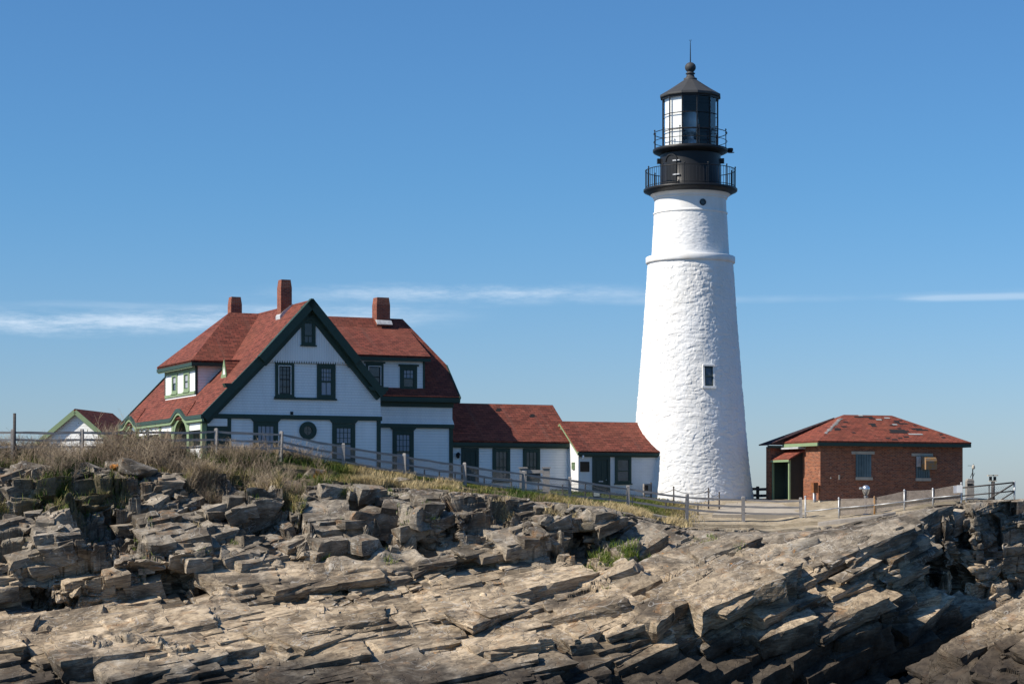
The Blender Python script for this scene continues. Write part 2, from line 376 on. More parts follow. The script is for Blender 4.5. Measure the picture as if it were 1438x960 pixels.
segs = [24, 90, 130, 120, 130, 110, 70, 45, 34, 20, 12, 6]
V, U, T = terrain(1200, segs, -60, 1500)
CUTS = [
    ([(238, 788), (232, 850)], 20, 1.1), ([(40, 690), (48, 735)], 13, .9), ([(95, 690), (100, 730)], 12, .8), ([(0, 845), (110, 862), (220, 850)], 22, 1.0),
    ([(150, 700), (158, 738)], 10, .6), ([(432, 690), (440, 760)], 14, 1.2), ([(380, 705), (400, 735)], 26, .9), ([(545, 740), (600, 770)], 24, 1.2), ([(628, 705), (632, 768)], 13, 1.4),
    ([(505, 735), (515, 765)], 12, .8), ([(700, 730), (715, 770)], 12, .7), ([(805, 735), (815, 790)], 22, 1.2), ([(560, 700), (640, 720)], -26, -.6), ([(850, 735), (880, 770)], -34, -.8),
    ([(740, 715), (770, 760)], 16, .6), ([(0, 945), (90, 950), (140, 955)], 20, 1.2), 
    ([(770, 880), (790, 940)], 22, 1.2), ([(835, 880), (850, 935)], 20, 1.1), ([(905, 870), (912, 925)], 14, .9), ([(950, 870), (960, 915)], 14, .9), ([(1030, 850), (1020, 945)], 22, 1.6),
    ([(1100, 830), (1110, 950)], 16, 1.2), ([(1165, 790), (1172, 900)], 20, 1.6), ([(1230, 770), (1215, 860), (1240, 960)], 24, 1.6), ([(1312, 725), (1305, 830)], 14, 1.3), ([(1352, 712), (1350, 840)], 14, 1.6),
    ([(1395, 730), (1400, 830)], 9, .7), ([(1000, 945), (1150, 955), (1290, 930)], 30, 1.6)]
n = grid_normals(V)
V = carve(V, n, [(l, abs(h), d) for l, h, d in CUTS])
n = grid_normals(V)
Xw, Yw, Zw = V[..., 0], V[..., 1], V[..., 2]
edge = fbm(U*.02, T*1.5, U*0, 61, 4)
lo = sstep(.2, 1.0, T)
cliff = sstep(1255, 1300, U)
amt = lo*(1-sstep(6.15, 7.0, T+edge*1.1))
amt = np.where(U > 930, lo*(1-sstep(5.6, 6.3, T+edge*.5)), amt)
amt = np.where(U > 1140, lo*(1-sstep(5.9, 6.6, T+edge*.5)), amt)
amt = amt*(1-cliff) + cliff*lo*(1-sstep(5.2, 6.2, T))
# broad smooth slabs low in the middle, broken joint blocks higher up and along the cliffs
slab = sstep(1.2, 1.8, T+edge*.5)*(1-sstep(2.9, 3.35, T+edge*.6))*(1-sstep(700, 860, U))
slab = np.maximum(slab, .7*sstep(820, 900, U)*sstep(2.0, 2.3, T)*(1-sstep(4.2, 4.8, T))*(1-cliff))
slab = np.maximum(slab, .85*(1-sstep(1.15, 1.5, T+edge*.4))*(1-sstep(720, 800, U)))
rough = (1-.75*slab)*(1-.4*sstep(4.8, 5.8, T))
steep = 1-sstep(.35, .7, n@BED)
rough = rough*(1-.5*steep*sstep(880, 1000, U)*(1-sstep(3.6, 4.2, T)*(1-cliff)))
VD, bigh, midh = rock_displace(V, n, amt, 100, rough)
def soften(A, it=1):
    for _ in range(it):
        for ax_ in (0, 1):
            B_ = A.copy(); n_ = A.shape[ax_]
            mid_ = [slice(None)]*3; lo_ = [slice(None)]*3; hi_ = [slice(None)]*3
            mid_[ax_] = slice(1, n_-1); lo_[ax_] = slice(0, n_-2); hi_[ax_] = slice(2, n_)
            B_[tuple(mid_)] = .5*A[tuple(mid_)]+.25*A[tuple(lo_)]+.25*A[tuple(hi_)]; A = B_
    return A
sm_ = np.maximum(sstep(.25, .5, slab)*(U < 900), sstep(1050, 1080, U)*(1-sstep(1180, 1215, U))*sstep(2.5, 2.9, T)*(1-sstep(6.2, 6.8, T)))[..., None]
VD = VD*(1-sm_)+soften(VD, 9)*sm_
lim = sstep(6.0, 7.5, T)
crest = np.interp(U, xs, CTRL[:, 7, 1])
over = VD[..., 2]-(crest-.05); VD[..., 2] = np.where((T < 7.6) & (over > 0), crest-.05+over*.12, VD[..., 2])
VD[..., 2] += fbm(Xw*.5, Yw*.5, Zw*0, 71, 4)*.22*lim
pad = sstep(955, 990, U)*(1-sstep(1145, 1160, U))*sstep(4.7, 5.2, T+edge*.5) + sstep(1145, 1160, U)*sstep(6.1, 6.6, T+edge*.5)
pad = pad*(1-cliff*.7)
soil = (1-sstep(.25, .75, amt))*(1-pad)
patch = sstep(.06, .18, fbm(Xw*.55, Yw*.55, Zw*.55, 81, 4))*sstep(3.9, 4.8, T)*(1-sstep(840, 940, U))
soil = np.maximum(soil, patch*.85)
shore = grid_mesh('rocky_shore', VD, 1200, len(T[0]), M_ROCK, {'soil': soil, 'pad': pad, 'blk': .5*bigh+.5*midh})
shore['kind'] = 'structure'
# ---- hard edged slabs and joint blocks lying in the beds, part of the same shore
def box_template(nx, ny, nz):
    idx = {}; vs = []; fs = []
    def vid(i, j, k):
        if (i, j, k) not in idx: idx[(i, j, k)] = len(vs); vs.append((2*i/nx-1, 2*j/ny-1, 2*k/nz-1))
        return idx[(i, j, k)]
    for i in range(nx):
        for j in range(ny):
            fs.append((vid(i,j,nz), vid(i+1,j,nz), vid(i+1,j+1,nz), vid(i,j+1,nz)))
    for i in range(nx):
        for k in range(nz):
            fs.append((vid(i,0,k), vid(i+1,0,k), vid(i+1,0,k+1), vid(i,0,k+1))); fs.append((vid(i,ny,k), vid(i,ny,k+1), vid(i+1,ny,k+1), vid(i+1,ny,k)))
    for j in range(ny):
        for k in range(nz):
            fs.append((vid(0,j,k), vid(0,j,k+1), vid(0,j+1,k+1), vid(0,j+1,k))); fs.append((vid(nx,j,k), vid(nx,j+1,k), vid(nx,j+1,k+1), vid(nx,j,k+1)))
    return np.array(vs), np.array(fs)
brg = np.random.default_rng(77)
def area_pick(Vg, mask, n_):
    gu = np.linalg.norm(np.cross(np.gradient(Vg, axis=0), np.gradient(Vg, axis=1)), axis=-1)
    wgt = (gu*mask).reshape(-1); cs = np.cumsum(wgt); return np.unravel_index(np.searchsorted(cs, brg.uniform(0, cs[-1], n_)), mask.shape)
def slabs_on(Vg, VDg, ng, mask, n_, dims, off, jit, tilt_sd, tmpl, seed, skew=0.0, lift=0.0, base=.55):
    iu, it = area_pick(Vg, mask, n_)
    p = (1-base)*Vg[iu, it]+base*VDg[iu, it]; nn = ng[iu, it]
    xr = np.clip((p[:, 0]-1.5)/4.0, 0, 1)
    rise = .16+.20*xr+brg.normal(0, tilt_sd, n_); dip = .31+brg.normal(0, tilt_sd, n_)
    yaw = SA+brg.normal(0, .19, n_)+skew
    a = np.stack([np.cos(yaw), np.sin(yaw), rise], -1); a /= np.linalg.norm(a, axis=1, keepdims=True)
    b0 = np.stack([-np.sin(yaw), np.cos(yaw), dip], -1); c = np.cross(a, b0); c /= np.linalg.norm(c, axis=1, keepdims=True); b = np.cross(c, a)
    tv, tf = tmpl; N = n_
    hd = np.stack([brg.uniform(*dims[0], N), brg.uniform(*dims[1], N), brg.uniform(*dims[2], N)], -1)*.5
    cw = np.stack([((1+sx*tv[:, 0])*(1+sy*tv[:, 1])*(1+sz*tv[:, 2]))/8 for sx in (-1, 1) for sy in (-1, 1) for sz in (-1, 1)], -1)
    corner = brg.normal(0, jit, (N, 8, 3)); q = tv[None]+np.einsum('vk,nkc->nvc', cw, corner)
    edge_ = (np.abs(tv) > .999).sum(1) >= 2
    q = q*np.where(edge_[None, :, None], 1-np.abs(brg.normal(0, .045, (N, len(tv), 1))), 1)
    q = q*hd[:, None, :]
    ctr = p+c*(brg.uniform(*off, N)*hd[:, 2]*2-hd[:, 2])[:, None]+nn*lift
    W = ctr[:, None, :]+q[..., 0:1]*a[:, None]+q[..., 1:2]*b[:, None]+q[..., 2:3]*c[:, None]
    nz_ = np.stack([fbm(W[..., 0]*1.9+s_, W[..., 1]*1.9, W[..., 2]*2.6, seed+s_, 3) for s_ in (1, 2, 3)], -1)
    W = W+nz_*np.minimum(.16, .30*hd.min(1))[:, None, None]
    fs = (np.arange(N)[:, None, None]*len(tv)+tf[None]).reshape(-1, 4)
    tone = np.repeat(np.clip(brg.normal(.5, .24, N), 0, 1), len(tv))
    return W.reshape(-1, 3), fs, tone
def slab_mesh(name, parts):
    Vs, Fs, Ts, o_ = [], [], [], 0
    for W, f, t_ in parts: Vs.append(W); Fs.append(f+o_); Ts.append(t_); o_ += len(W)
    Vs, Fs, Ts = np.concatenate(Vs), np.concatenate(Fs), np.concatenate(Ts)
    me = bpy.data.meshes.new(name); me.vertices.add(len(Vs)); me.vertices.foreach_set('co', Vs.reshape(-1).astype(np.float32))
    me.loops.add(Fs.size); me.loops.foreach_set('vertex_index', Fs.reshape(-1).astype(np.int32))
    me.polygons.add(len(Fs)); me.polygons.foreach_set('loop_start', (np.arange(len(Fs))*4).astype(np.int32)); me.update(calc_edges=True)
    me.polygons.foreach_set('use_smooth', np.zeros(len(Fs), bool))
    for k_, v_ in (('blk', Ts), ('soil', Ts*0), ('pad', Ts*0)):
        at = me.attributes.new(k_, 'FLOAT', 'POINT'); at.data.foreach_set('value', v_.astype(np.float32))
    me.materials.append(M_ROCK); ob = bpy.data.objects.new(name, me); COL.objects.link(ob); return ob
T_BIG, T_MID, T_SML = box_template(9, 6, 4), box_template(5, 4, 3), box_template(3, 2, 2)
ok_ = (soil < .3)*(pad < .3)*(T > .7)*(T < 6.3)
flatz = ok_*sstep(.35, .8, slab); blockz = ok_*(1-sstep(.3, .7, slab))
cl2 = np.clip(.35+fbm(Xw*.25, Yw*.25, Zw*.25, 951, 3)*3.2, .05, 1)
parts_ = []
# thin plates on the broad slabs
parts_.append(slabs_on(V, VD, n, flatz*cl2, 200, ((2.2, 5.6), (1.2, 2.8), (.35, .75)), (.15, .55), .07, .025, T_BIG, 11))
parts_.append(slabs_on(V, VD, n, flatz*cl2, 950, ((.9, 2.8), (.5, 1.3), (.16, .42)), (.2, .8), .09, .035, T_MID, 23))
parts_.append(slabs_on(V, VD, n, flatz, 1100, ((.35, 1.2), (.2, .55), (.08, .2)), (.2, .9), .14, .08, T_SML, 37))
# joint blocks in the broken rock; the tall cliff at the right end keeps its own fractured face
upl = (U < 880)*(T > 2.9)
lowz = blockz*(1-upl)*(1-cliff*(T > 2.6))*np.where((U > 930) & (T > 4.6), .35, 1)
upz = blockz*upl
parts_.append(slabs_on(V, VD, n, lowz*(T < 4.8), 190, ((1.8, 4.6), (1.2, 2.4), (.6, 1.3)), (.1, .45), .09, .05, T_BIG, 41))
parts_.append(slabs_on(V, VD, n, lowz, 700, ((.8, 2.4), (.5, 1.2), (.25, .65)), (.15, .65), .12, .07, T_MID, 53))
parts_.append(slabs_on(V, VD, n, lowz*(cl2 > .25), 1200, ((.3, 1.0), (.2, .55), (.12, .32)), (.2, .9), .16, .13, T_SML, 67))
parts_.append(slabs_on(V, VD, n, upz*(T < 5.2)*(cl2 > .45), 36, ((1.2, 2.8), (.9, 1.8), (.6, 1.2)), (.1, .4), .12, .10, T_BIG, 91, base=.9))
parts_.append(slabs_on(V, VD, n, upz*cl2, 420, ((.6, 1.7), (.45, 1.0), (.35, .8)), (.1, .6), .16, .15, T_MID, 93, base=.9))
parts_.append(slabs_on(V, VD, n, upz*cl2, 900, ((.25, .8), (.2, .5), (.14, .4)), (.2, .9), .2, .22, T_SML, 97, base=.9))
def under_crest(W):
    px_ = CX+F*W[:, 0]/W[:, 1]; cz_ = np.interp(px_, xs, CTRL[:, 7, 1])-.12; o_ = W[:, 2]-cz_
    W[:, 2] = np.where(o_ > 0, cz_+o_*.06, W[:, 2]); return W
parts_ = [(under_crest(W), f, t_) for W, f, t_ in parts_]
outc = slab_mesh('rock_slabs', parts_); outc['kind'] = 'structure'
# nearer ledge at the lower right
nu2, nt2 = int(1200*.42), 230
u2 = np.linspace(1230, 1640, nu2); t2 = np.linspace(0, 4, nt2); U2, T2 = np.meshgrid(u2, t2, indexing='ij')
U2w = U2+fbm(U2*.02, T2, U2*0, 35, 3)*50
ytop = np.interp(U2w, [1230, 1285, 1330, 1385, 1440, 1640], [1010, 968, 915, 872, 838, 770])
Yk = np.stack([U2*0+76, U2*0+78.5, U2*0+82, U2*0+86.5, U2*0+88.5], 0)
Zt = (HY-ytop)/F*86.5
Zk = np.stack([U2*0-11, -9.2+(Zt+7.5)*.35, Zt-1.5, Zt, U2*0-10.5], 0)
k0 = np.clip(np.floor(T2).astype(int), 0, 3); ft = T2-k0
I, J = np.indices(U2.shape)
Y2 = Yk[k0, I, J]*(1-ft)+Yk[k0+1, I, J]*ft; Z2_ = Zk[k0, I, J]*(1-ft)+Zk[k0+1, I, J]*ft
V2 = np.stack([(U2-CX)/F*Y2, Y2, Z2_], -1); n2 = grid_normals(V2, 4)
V2D, b2, m2_ = rock_displace(V2, n2, np.ones(U2.shape)*.8, 300, .42)
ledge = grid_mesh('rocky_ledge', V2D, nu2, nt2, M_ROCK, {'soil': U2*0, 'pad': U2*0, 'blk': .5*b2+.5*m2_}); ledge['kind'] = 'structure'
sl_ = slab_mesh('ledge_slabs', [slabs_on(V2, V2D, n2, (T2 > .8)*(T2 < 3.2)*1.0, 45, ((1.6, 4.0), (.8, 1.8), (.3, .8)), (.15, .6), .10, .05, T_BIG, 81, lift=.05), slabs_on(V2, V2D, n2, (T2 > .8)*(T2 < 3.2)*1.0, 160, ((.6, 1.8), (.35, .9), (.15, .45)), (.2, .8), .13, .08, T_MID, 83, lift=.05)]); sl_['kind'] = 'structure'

# ------------------------------------------------------------------ mesh builder
OFF = {}
class MB:
    def __init__(s): s.v = []; s.f = []; s.mi = []; s.uvf = []; s.sm = []; s.cur = 0
    def face(s, pts, m=None, uv=None, smooth=False):
        b = len(s.v); s.v += [tuple(p) for p in pts]; s.f.append(tuple(range(b, b+len(pts)))); s.mi.append(s.cur if m is None else m); s.uvf.append(uv); s.sm.append(smooth); return s
    def mesh(s, vs, fs, smooth=False):
        b = len(s.v); s.v += [tuple(p) for p in vs]
        for f in fs: s.f.append(tuple(b+i for i in f)); s.mi.append(s.cur); s.uvf.append(None); s.sm.append(smooth)
        return s
    def box(s, x0, x1, y0, y1, z0, z1):
        vs = [(x0,y0,z0),(x1,y0,z0),(x1,y1,z0),(x0,y1,z0),(x0,y0,z1),(x1,y0,z1),(x1,y1,z1),(x0,y1,z1)]
        return s.mesh(vs, [(3,2,1,0),(4,5,6,7),(0,1,5,4),(1,2,6,5),(2,3,7,6),(3,0,4,7)])
    def obox(s, c, ax, ay, az):
        c = Vector(c); ax, ay, az = Vector(ax), Vector(ay), Vector(az)
        vs = [c+ax*i+ay*j+az*k for k in (-1,1) for (i,j) in ((-1,-1),(1,-1),(1,1),(-1,1))]
        return s.mesh(vs, [(3,2,1,0),(4,5,6,7),(0,1,5,4),(1,2,6,5),(2,3,7,6),(3,0,4,7)])
    def beam(s, p0, p1, w, h, up=(0,0,1)):
        """square bar between two points, w across, h along up"""
        p0, p1 = Vector(p0), Vector(p1); d = (p1-p0); L = d.length; d.normalize()
        upv = Vector(up); sx = d.cross(upv)
        if sx.length < 1e-5: sx = d.cross(Vector((0,1,0)))
        sx.normalize(); uz = sx.cross(d)
        return s.obox((p0+p1)/2, d*(L/2), sx*(-w/2), uz*(h/2))
    def tube(s, p0, p1, r, n=8, r1=None, caps=True):
        p0, p1 = Vector(p0), Vector(p1); d = (p1-p0).normalized()
        a = d.cross(Vector((0,0,1)))
        if a.length < 1e-4: a = d.cross(Vector((0,1,0)))
        a.normalize(); b = d.cross(a); r1 = r if r1 is None else r1
        vs = []
        for p, rr in ((p0, r), (p1, r1)):
            for i in range(n):
                t = 2*pi*i/n; vs.append(p + a*(rr*cos(t)) + b*(rr*sin(t)))
        fs = [(i, (i+1) % n, n+(i+1) % n, n+i) for i in range(n)]
        s.mesh(vs, [f[::-1] for f in fs], smooth=n > 6)
        if caps: s.mesh(vs, [tuple(range(n)), tuple(range(2*n-1, n-1, -1))])
        return s
    def path(s, pts, r, n=6, closed=False):
        pts = [Vector(p) for p in pts]; N = len(pts); rings = []
        for i, p in enumerate(pts):
            if closed: d = pts[(i+1) % N]-pts[i-1]
            else: d = pts[min(i+1, N-1)]-pts[max(i-1, 0)]
            d.normalize(); a = d.cross(Vector((0,0,1)))
            if a.length < 1e-3: a = d.cross(Vector((0,1,0)))
            a.normalize(); b = d.cross(a)
            rr = r[i] if isinstance(r, (list, tuple)) else r
            rings.append([p + a*(rr*cos(2*pi*k/n)) + b*(rr*sin(2*pi*k/n)) for k in range(n)])
        vs = [q for rg in rings for q in rg]; fs = []
        M = N if closed else N-1
        for i in range(M):
            j = (i+1) % N
            for k in range(n):
                fs.append((i*n+k, j*n+k, j*n+(k+1) % n, i*n+(k+1) % n))
        s.mesh(vs, fs, smooth=n > 4); return s
    def lathe(s, prof, n=48, c=(0,0,0), a0=0.0, smooth=True, cap0=False, cap1=False):
        """prof: list of (r, z)"""
        vs = []
        for r, z in prof:
            for i in range(n):
                t = a0+2*pi*i/n; vs.append((c[0]+r*cos(t), c[1]+r*sin(t), c[2]+z))
        fs = [(k*n+i, k*n+(i+1) % n, (k+1)*n+(i+1) % n, (k+1)*n+i) for k in range(len(prof)-1) for i in range(n)]
        s.mesh(vs, fs, smooth)
        if cap0: s.mesh(vs[:n], [tuple(range(n-1, -1, -1))])
        if cap1: s.mesh(vs[-n:], [tuple(range(n))])
        return s
    def prism(s, poly, axis, a0, a1, holes=None):
        """poly: 2D outline extruded. axis 'y': (x,z) outline; 'x': (y,z); 'z': (x,y)"""
        def pt(q, a):
            return {'y': (q[0], a, q[1]), 'x': (a, q[0], q[1]), 'z': (q[0], q[1], a)}[axis]
        n = len(poly)
        vs = [pt(q, a0) for q in poly]+[pt(q, a1) for q in poly]
        fs = [tuple(range(n)), tuple(range(2*n-1, n-1, -1))]+[(i, n+i, n+(i+1) % n, (i+1) % n) for i in range(n)]
        return s.mesh(vs, fs)
    def slab(s, pts, th, both=True):
        """a sheet of thickness th under the polygon pts (3D, planar)"""
        P3 = [Vector(p) for p in pts]; nrm = (P3[1]-P3[0]).cross(P3[2]-P3[0]).normalized()
        if nrm.z < 0: nrm = -nrm; P3.reverse()
        n = len(P3); vs = P3+[p-nrm*th for p in P3]
        fs = [tuple(range(n)), tuple(range(2*n-1, n-1, -1))]+[(i, n+i, n+(i+1) % n, (i+1) % n) for i in range(n)]
        return s.mesh(vs, fs)
    def build(s, name, mat, parent=None, label=None, fix=True, uv=True):
        me = bpy.data.meshes.new(name)
        o_ = OFF.get(parent.name, (0,0,0)) if parent is not None else (0,0,0)
        me.from_pydata([(p[0]-o_[0], p[1]-o_[1], p[2]-o_[2]) for p in s.v], [], s.f)
        for m in (mat if isinstance(mat, (list, tuple)) else [mat]): me.materials.append(m)
        me.polygons.foreach_set('material_index', s.mi); me.polygons.foreach_set('use_smooth', s.sm)
        me.update()
        if fix:
            bm = bmesh.new(); bm.from_mesh(me)
            bmesh.ops.remove_doubles(bm, verts=bm.verts, dist=1e-5)
            bmesh.ops.recalc_face_normals(bm, faces=bm.faces); bm.to_mesh(me); bm.free()
        if uv:
            ul = me.uv_layers.new(name='UVMap')
            for p in me.polygons:
                n = p.normal
                if abs(n.z) > .985: ua, va = Vector((1,0,0)), Vector((0,1,0))
                else:
                    ua = Vector((-n.y, n.x, 0)).normalized(); va = n.cross(ua)
                for li in p.loop_indices:
                    co = me.vertices[me.loops[li].vertex_index].co
                    ul.data[li].uv = (co.dot(ua)+o_[0]*ua.x+o_[1]*ua.y, co.dot(va))
        ob = bpy.data.objects.new(name, me); COL.objects.link(ob)
        if parent is not None:
            ob.parent = parent; OFF[ob.name] = o_
        if label: ob['label'] = label
        return ob

class Frame:
    """local axes of a building: s along the facade, d into its depth, z up (eye level 0)"""
    def __init__(s, x, Y, phi):
        s.phi = radians(phi); s.X0 = (x-CX)/F*Y; s.Y0 = Y
        s.e1 = Vector((cos(s.phi), sin(s.phi), 0)); s.e2 = Vector((-sin(s.phi), cos(s.phi), 0))
    def w(s, a, d, z): return Vector((s.X0, s.Y0, 0))+s.e1*a+s.e2*d+Vector((0,0,z))
    def loc(s, p):
        q = Vector(p)-Vector((s.X0, s.Y0, 0)); return (q.dot(s.e1), q.dot(s.e2), q.z)
def tag(o, label, cat, group=None, kind=None):
    if label: o['label'] = label
    if cat: o['category'] = cat
    if group: o['group'] = group
    if kind: o['kind'] = kind
    return o
def thing(name, label, cat, base, frame=None, group=None):
    o = bpy.data.objects.new(name, None); COL.objects.link(o); o.empty_display_size = .3
    if frame: o.location = frame.w(*base); o.rotation_euler = (0, 0, frame.phi)
    else: o.location = base
    OFF[o.name] = tuple(base)
    return tag(o, label, cat, group)
def copy_tree(o, loc=None, rz=None, scale=None):
    c = o.copy(); COL.objects.link(c)
    for ch in o.children:
        d = ch.copy(); COL.objects.link(d); d.parent = c
        for g in ch.children:
            e = g.copy(); COL.objects.link(e); e.parent = d
    if loc is not None: c.location = loc
    if rz is not None: c.rotation_euler = (0, 0, rz)
    if scale is not None: c.scale = scale
    return c

# ------------------------------------------------------------------ materials
def shingles(name, c1, c2, dark, row=.175, missing=0.0, faded=.3):
    t = NT(name); uv = t.coord('UV')
    wob = t.noise(uv, 1.1, 2)
    br = t.new('ShaderNodeTexBrick', offset=.5, squash=1.0); br.inputs['Scale'].default_value = 1.0
    br.inputs['Brick Width'].default_value = .36; br.inputs['Row Height'].default_value = row
    br.inputs['Mortar Size'].default_value = .016; br.inputs['Mortar Smooth'].default_value = .5; br.inputs['Bias'].default_value = 0.0
    br.inputs['Color1'].default_value = (*(q*1.22 for q in c1), 1); br.inputs['Color2'].default_value = (*(q*.86 for q in c2), 1); br.inputs['Mortar'].default_value = (*dark, 1)
    t.link(uv, br.inputs['Vector'])
    c = br.outputs['Color']
    pt = t.noise(uv, .45, 5, .65)
    c = t.mix(t.math('MULTIPLY', t.ramp(pt, [(.42, 0), (.66, 1)]), faded), c, (c1[0]*1.2, c1[1]*1.5, c1[2]*1.3))
    sp = t.noise(t.mapping(uv, (3.1, 6.7, 1)), 1.0, 3, .7)
    c = t.mix(t.math('MULTIPLY', t.ramp(sp, [(.60, 0), (.66, 1)]), .6), c, dark)
    lt = t.noise(t.mapping(uv, (2.9, 5.7, 1), loc=(4, 9, 0)), 1.0, 3, .7)
    c = t.mix(t.math('MULTIPLY', t.ramp(lt, [(.60, 0), (.68, 1)]), .55), c, (.30, .125, .085))
    st = t.noise(t.mapping(uv, (2.3, .16, 1)), 1.0, 4, .6)
    c = t.mix(t.math('MULTIPLY', t.ramp(st, [(.55, 0), (.75, 1)]), .28), c, (.16, .10, .085))
    # lower edge of every course stands proud
    sy = t.new('ShaderNodeSeparateXYZ'); t.link(uv, sy.inputs[0])
    saw = t.math('FRACT', t.math('DIVIDE', sy.outputs['Y'], row))
    h = t.math('ADD', t.math('SUBTRACT', 1.0, saw), t.math('MULTIPLY', br.outputs['Fac'], -.5))
    n = t.bump(h, .7, .018)
    n = t.bump(t.noise(uv, 30, 3), .35, .01, n)
    t.b.inputs['Specular IOR Level'].default_value = .15
    return t.out(c, n, .9)
def clapboard(name, col_, row=.15, vertical=False, shake=False):
    t = NT(name); uv = t.coord('UV')
    sy = t.new('ShaderNodeSeparateXYZ'); t.link(uv, sy.inputs[0])
    saw = t.math('FRACT', t.math('DIVIDE', sy.outputs['X' if vertical else 'Y'], row))
    if vertical: h = t.ramp(saw, [(0, 0), (.07, 1), (.93, 1), (1, 0)])
    else: h = t.math('SUBTRACT', 1.0, saw)
    dirt = t.noise(t.mapping(uv, (1.5, .22, 1)), 1.2, 6, .65)
    c = t.mix(t.ramp(dirt, [(.45, 0), (.8, 1)]), col_, tuple(q*.86 for q in col_))
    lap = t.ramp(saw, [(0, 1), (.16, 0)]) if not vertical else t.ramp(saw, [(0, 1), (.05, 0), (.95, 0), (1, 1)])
    c = t.mix(t.math('MULTIPLY', lap, .5), c, tuple(q*.42 for q in col_))        # shadow line of each board edge, painted into the colour
    if shake:
        br = t.new('ShaderNodeTexBrick'); br.inputs['Scale'].default_value = 1; br.inputs['Brick Width'].default_value = .16; br.inputs['Row Height'].default_value = row; br.inputs['Mortar Size'].default_value = .006
        t.link(uv, br.inputs['Vector']); c = t.mix(t.math('MULTIPLY', br.outputs['Fac'], .35), c, tuple(q*.5 for q in col_))
    spots = t.noise(uv, 5, 5, .7)
    c = t.mix(t.math('MULTIPLY', t.ramp(spots, [(.66, 0), (.74, 1)]), .35), c, (.5, .47, .42))
    n = t.bump(h, .8, .02)
    return t.out(c, n, .55)
def paint(name, col_, rough=.5, var=.25, scale=3.0):
    t = NT(name); co = t.coord('Object')
    f = t.noise(co, scale, 6, .65)
    c = t.mix(t.ramp(f, [(.35, 0), (.75, 1)]), col_, tuple(q*(1-var)+.02*var for q in col_))
    return t.out(c, t.bump(t.noise(co, 22, 4), .25, .008), rough)
def brick(name, c1, c2, mortar, row=.075, wid=.215):
    t = NT(name); uv = t.coord('UV')
    br = t.new('ShaderNodeTexBrick'); br.inputs['Scale'].default_value = 1; br.inputs['Brick Width'].default_value = wid; br.inputs['Row Height'].default_value = row
    br.inputs['Mortar Size'].default_value = .009; br.inputs['Mortar Smooth'].default_value = .2; br.inputs['Bias'].default_value = -.05
    br.inputs['Color1'].default_value = (*c1, 1); br.inputs['Color2'].default_value = (*c2, 1); br.inputs['Mortar'].default_value = (*mortar, 1)
    t.link(uv, br.inputs['Vector']); c = br.outputs['Color']
    f = t.noise(uv, .8, 6, .65)
    c = t.mix(t.math('MULTIPLY', t.ramp(f, [(.45, 0), (.7, 1)]), .45), c, tuple(q*.55 for q in c1))
    f2 = t.noise(t.mapping(uv, (4.2, 12, 1)), 1.0, 2, .6)
    c = t.mix(t.math('MULTIPLY', t.ramp(f2, [(.58, 0), (.64, 1)]), .6), c, (.09, .04, .035))
    f3 = t.noise(t.mapping(uv, (1, 1, 1), loc=(7, 2, 0)), 1.7, 5, .7)
    c = t.mix(t.math('MULTIPLY', t.ramp(f3, [(.62, 0), (.75, 1)]), .3), c, (.5, .42, .36))
    n = t.bump(t.math('SUBTRACT', 1.0, br.outputs['Fac']), .7, .012)
    return t.out(c, t.bump(t.noise(uv, 40, 3), .3, .006, n), .9)
def wood(name, c1, c2, rough=.85):
    t = NT(name); co = t.coord('Object')
    f = t.noise(t.mapping(co, (1.2, 1.2, 7)), 2.2, 6, .65, .5); g = t.noise(co, .9, 3)
    c = t.mix(t.ramp(f, [(.3, 0), (.7, 1)]), c1, c2)
    c = t.mix(t.math('MULTIPLY', g, .4), c, tuple(q*.6 for q in c1))
    return t.out(c, t.bump(f, .6, .012), rough)
def concrete(name, c1, c2, scale=1.0):
    t = NT(name); co = t.coord('Object')
    a = t.noise(co, 1.1*scale, 7, .7); b = t.noise(t.mapping(co, (2, 2, .3)), 1.6*scale, 5, .65); e = t.noise(co, 14, 4, .7)
    c = t.mix(t.ramp(a, [(.32, 0), (.68, 1)]), c1, c2)
    c = t.mix(t.math('MULTIPLY', t.ramp(b, [(.55, 0), (.75, 1)]), .5), c, tuple(q*.45 for q in c1))
    c = t.mix(t.math('MULTIPLY', t.ramp(e, [(.6, 0), (.7, 1)]), .4), c, tuple(q*.5 for q in c1))
    return t.out(c, t.bump(t.math('ADD', a, t.math('MULTIPLY', e, .6)), .7, .03), .9)
def glass(name, col_=(.02, .03, .035), rough=.06, var=(.05, .06, .07)):
    t = NT(name); co = t.coord('Object')
    c = t.mix(t.ramp(t.noise(co, .9, 3), [(.4, 0), (.65, 1)]), col_, var)
    t.b.inputs['Specular IOR Level'].default_value = .6
    return t.out(c, t.bump(t.noise(co, 2.5, 2), .15, .02), rough)
def metal(name, col_, rough=.4, metallic=.9):
    t = NT(name); co = t.coord('Object'); t.b.inputs['Metallic'].default_value = metallic
    c = t.mix(t.ramp(t.noise(co, 5, 6, .7), [(.4, 0), (.7, 1)]), col_, tuple(q*.6 for q in col_))
    return t.out(c, t.bump(t.noise(co, 25, 3), .2, .005), rough)
def rusty(name, c1, c2):
    t = NT(name); co = t.coord('Object')
    c = t.mix(t.ramp(t.noise(co, 4.5, 6, .7), [(.42, 0), (.6, 1)]), c1, c2)
    return t.out(c, t.bump(t.noise(co, 20, 4), .4, .008), .8)

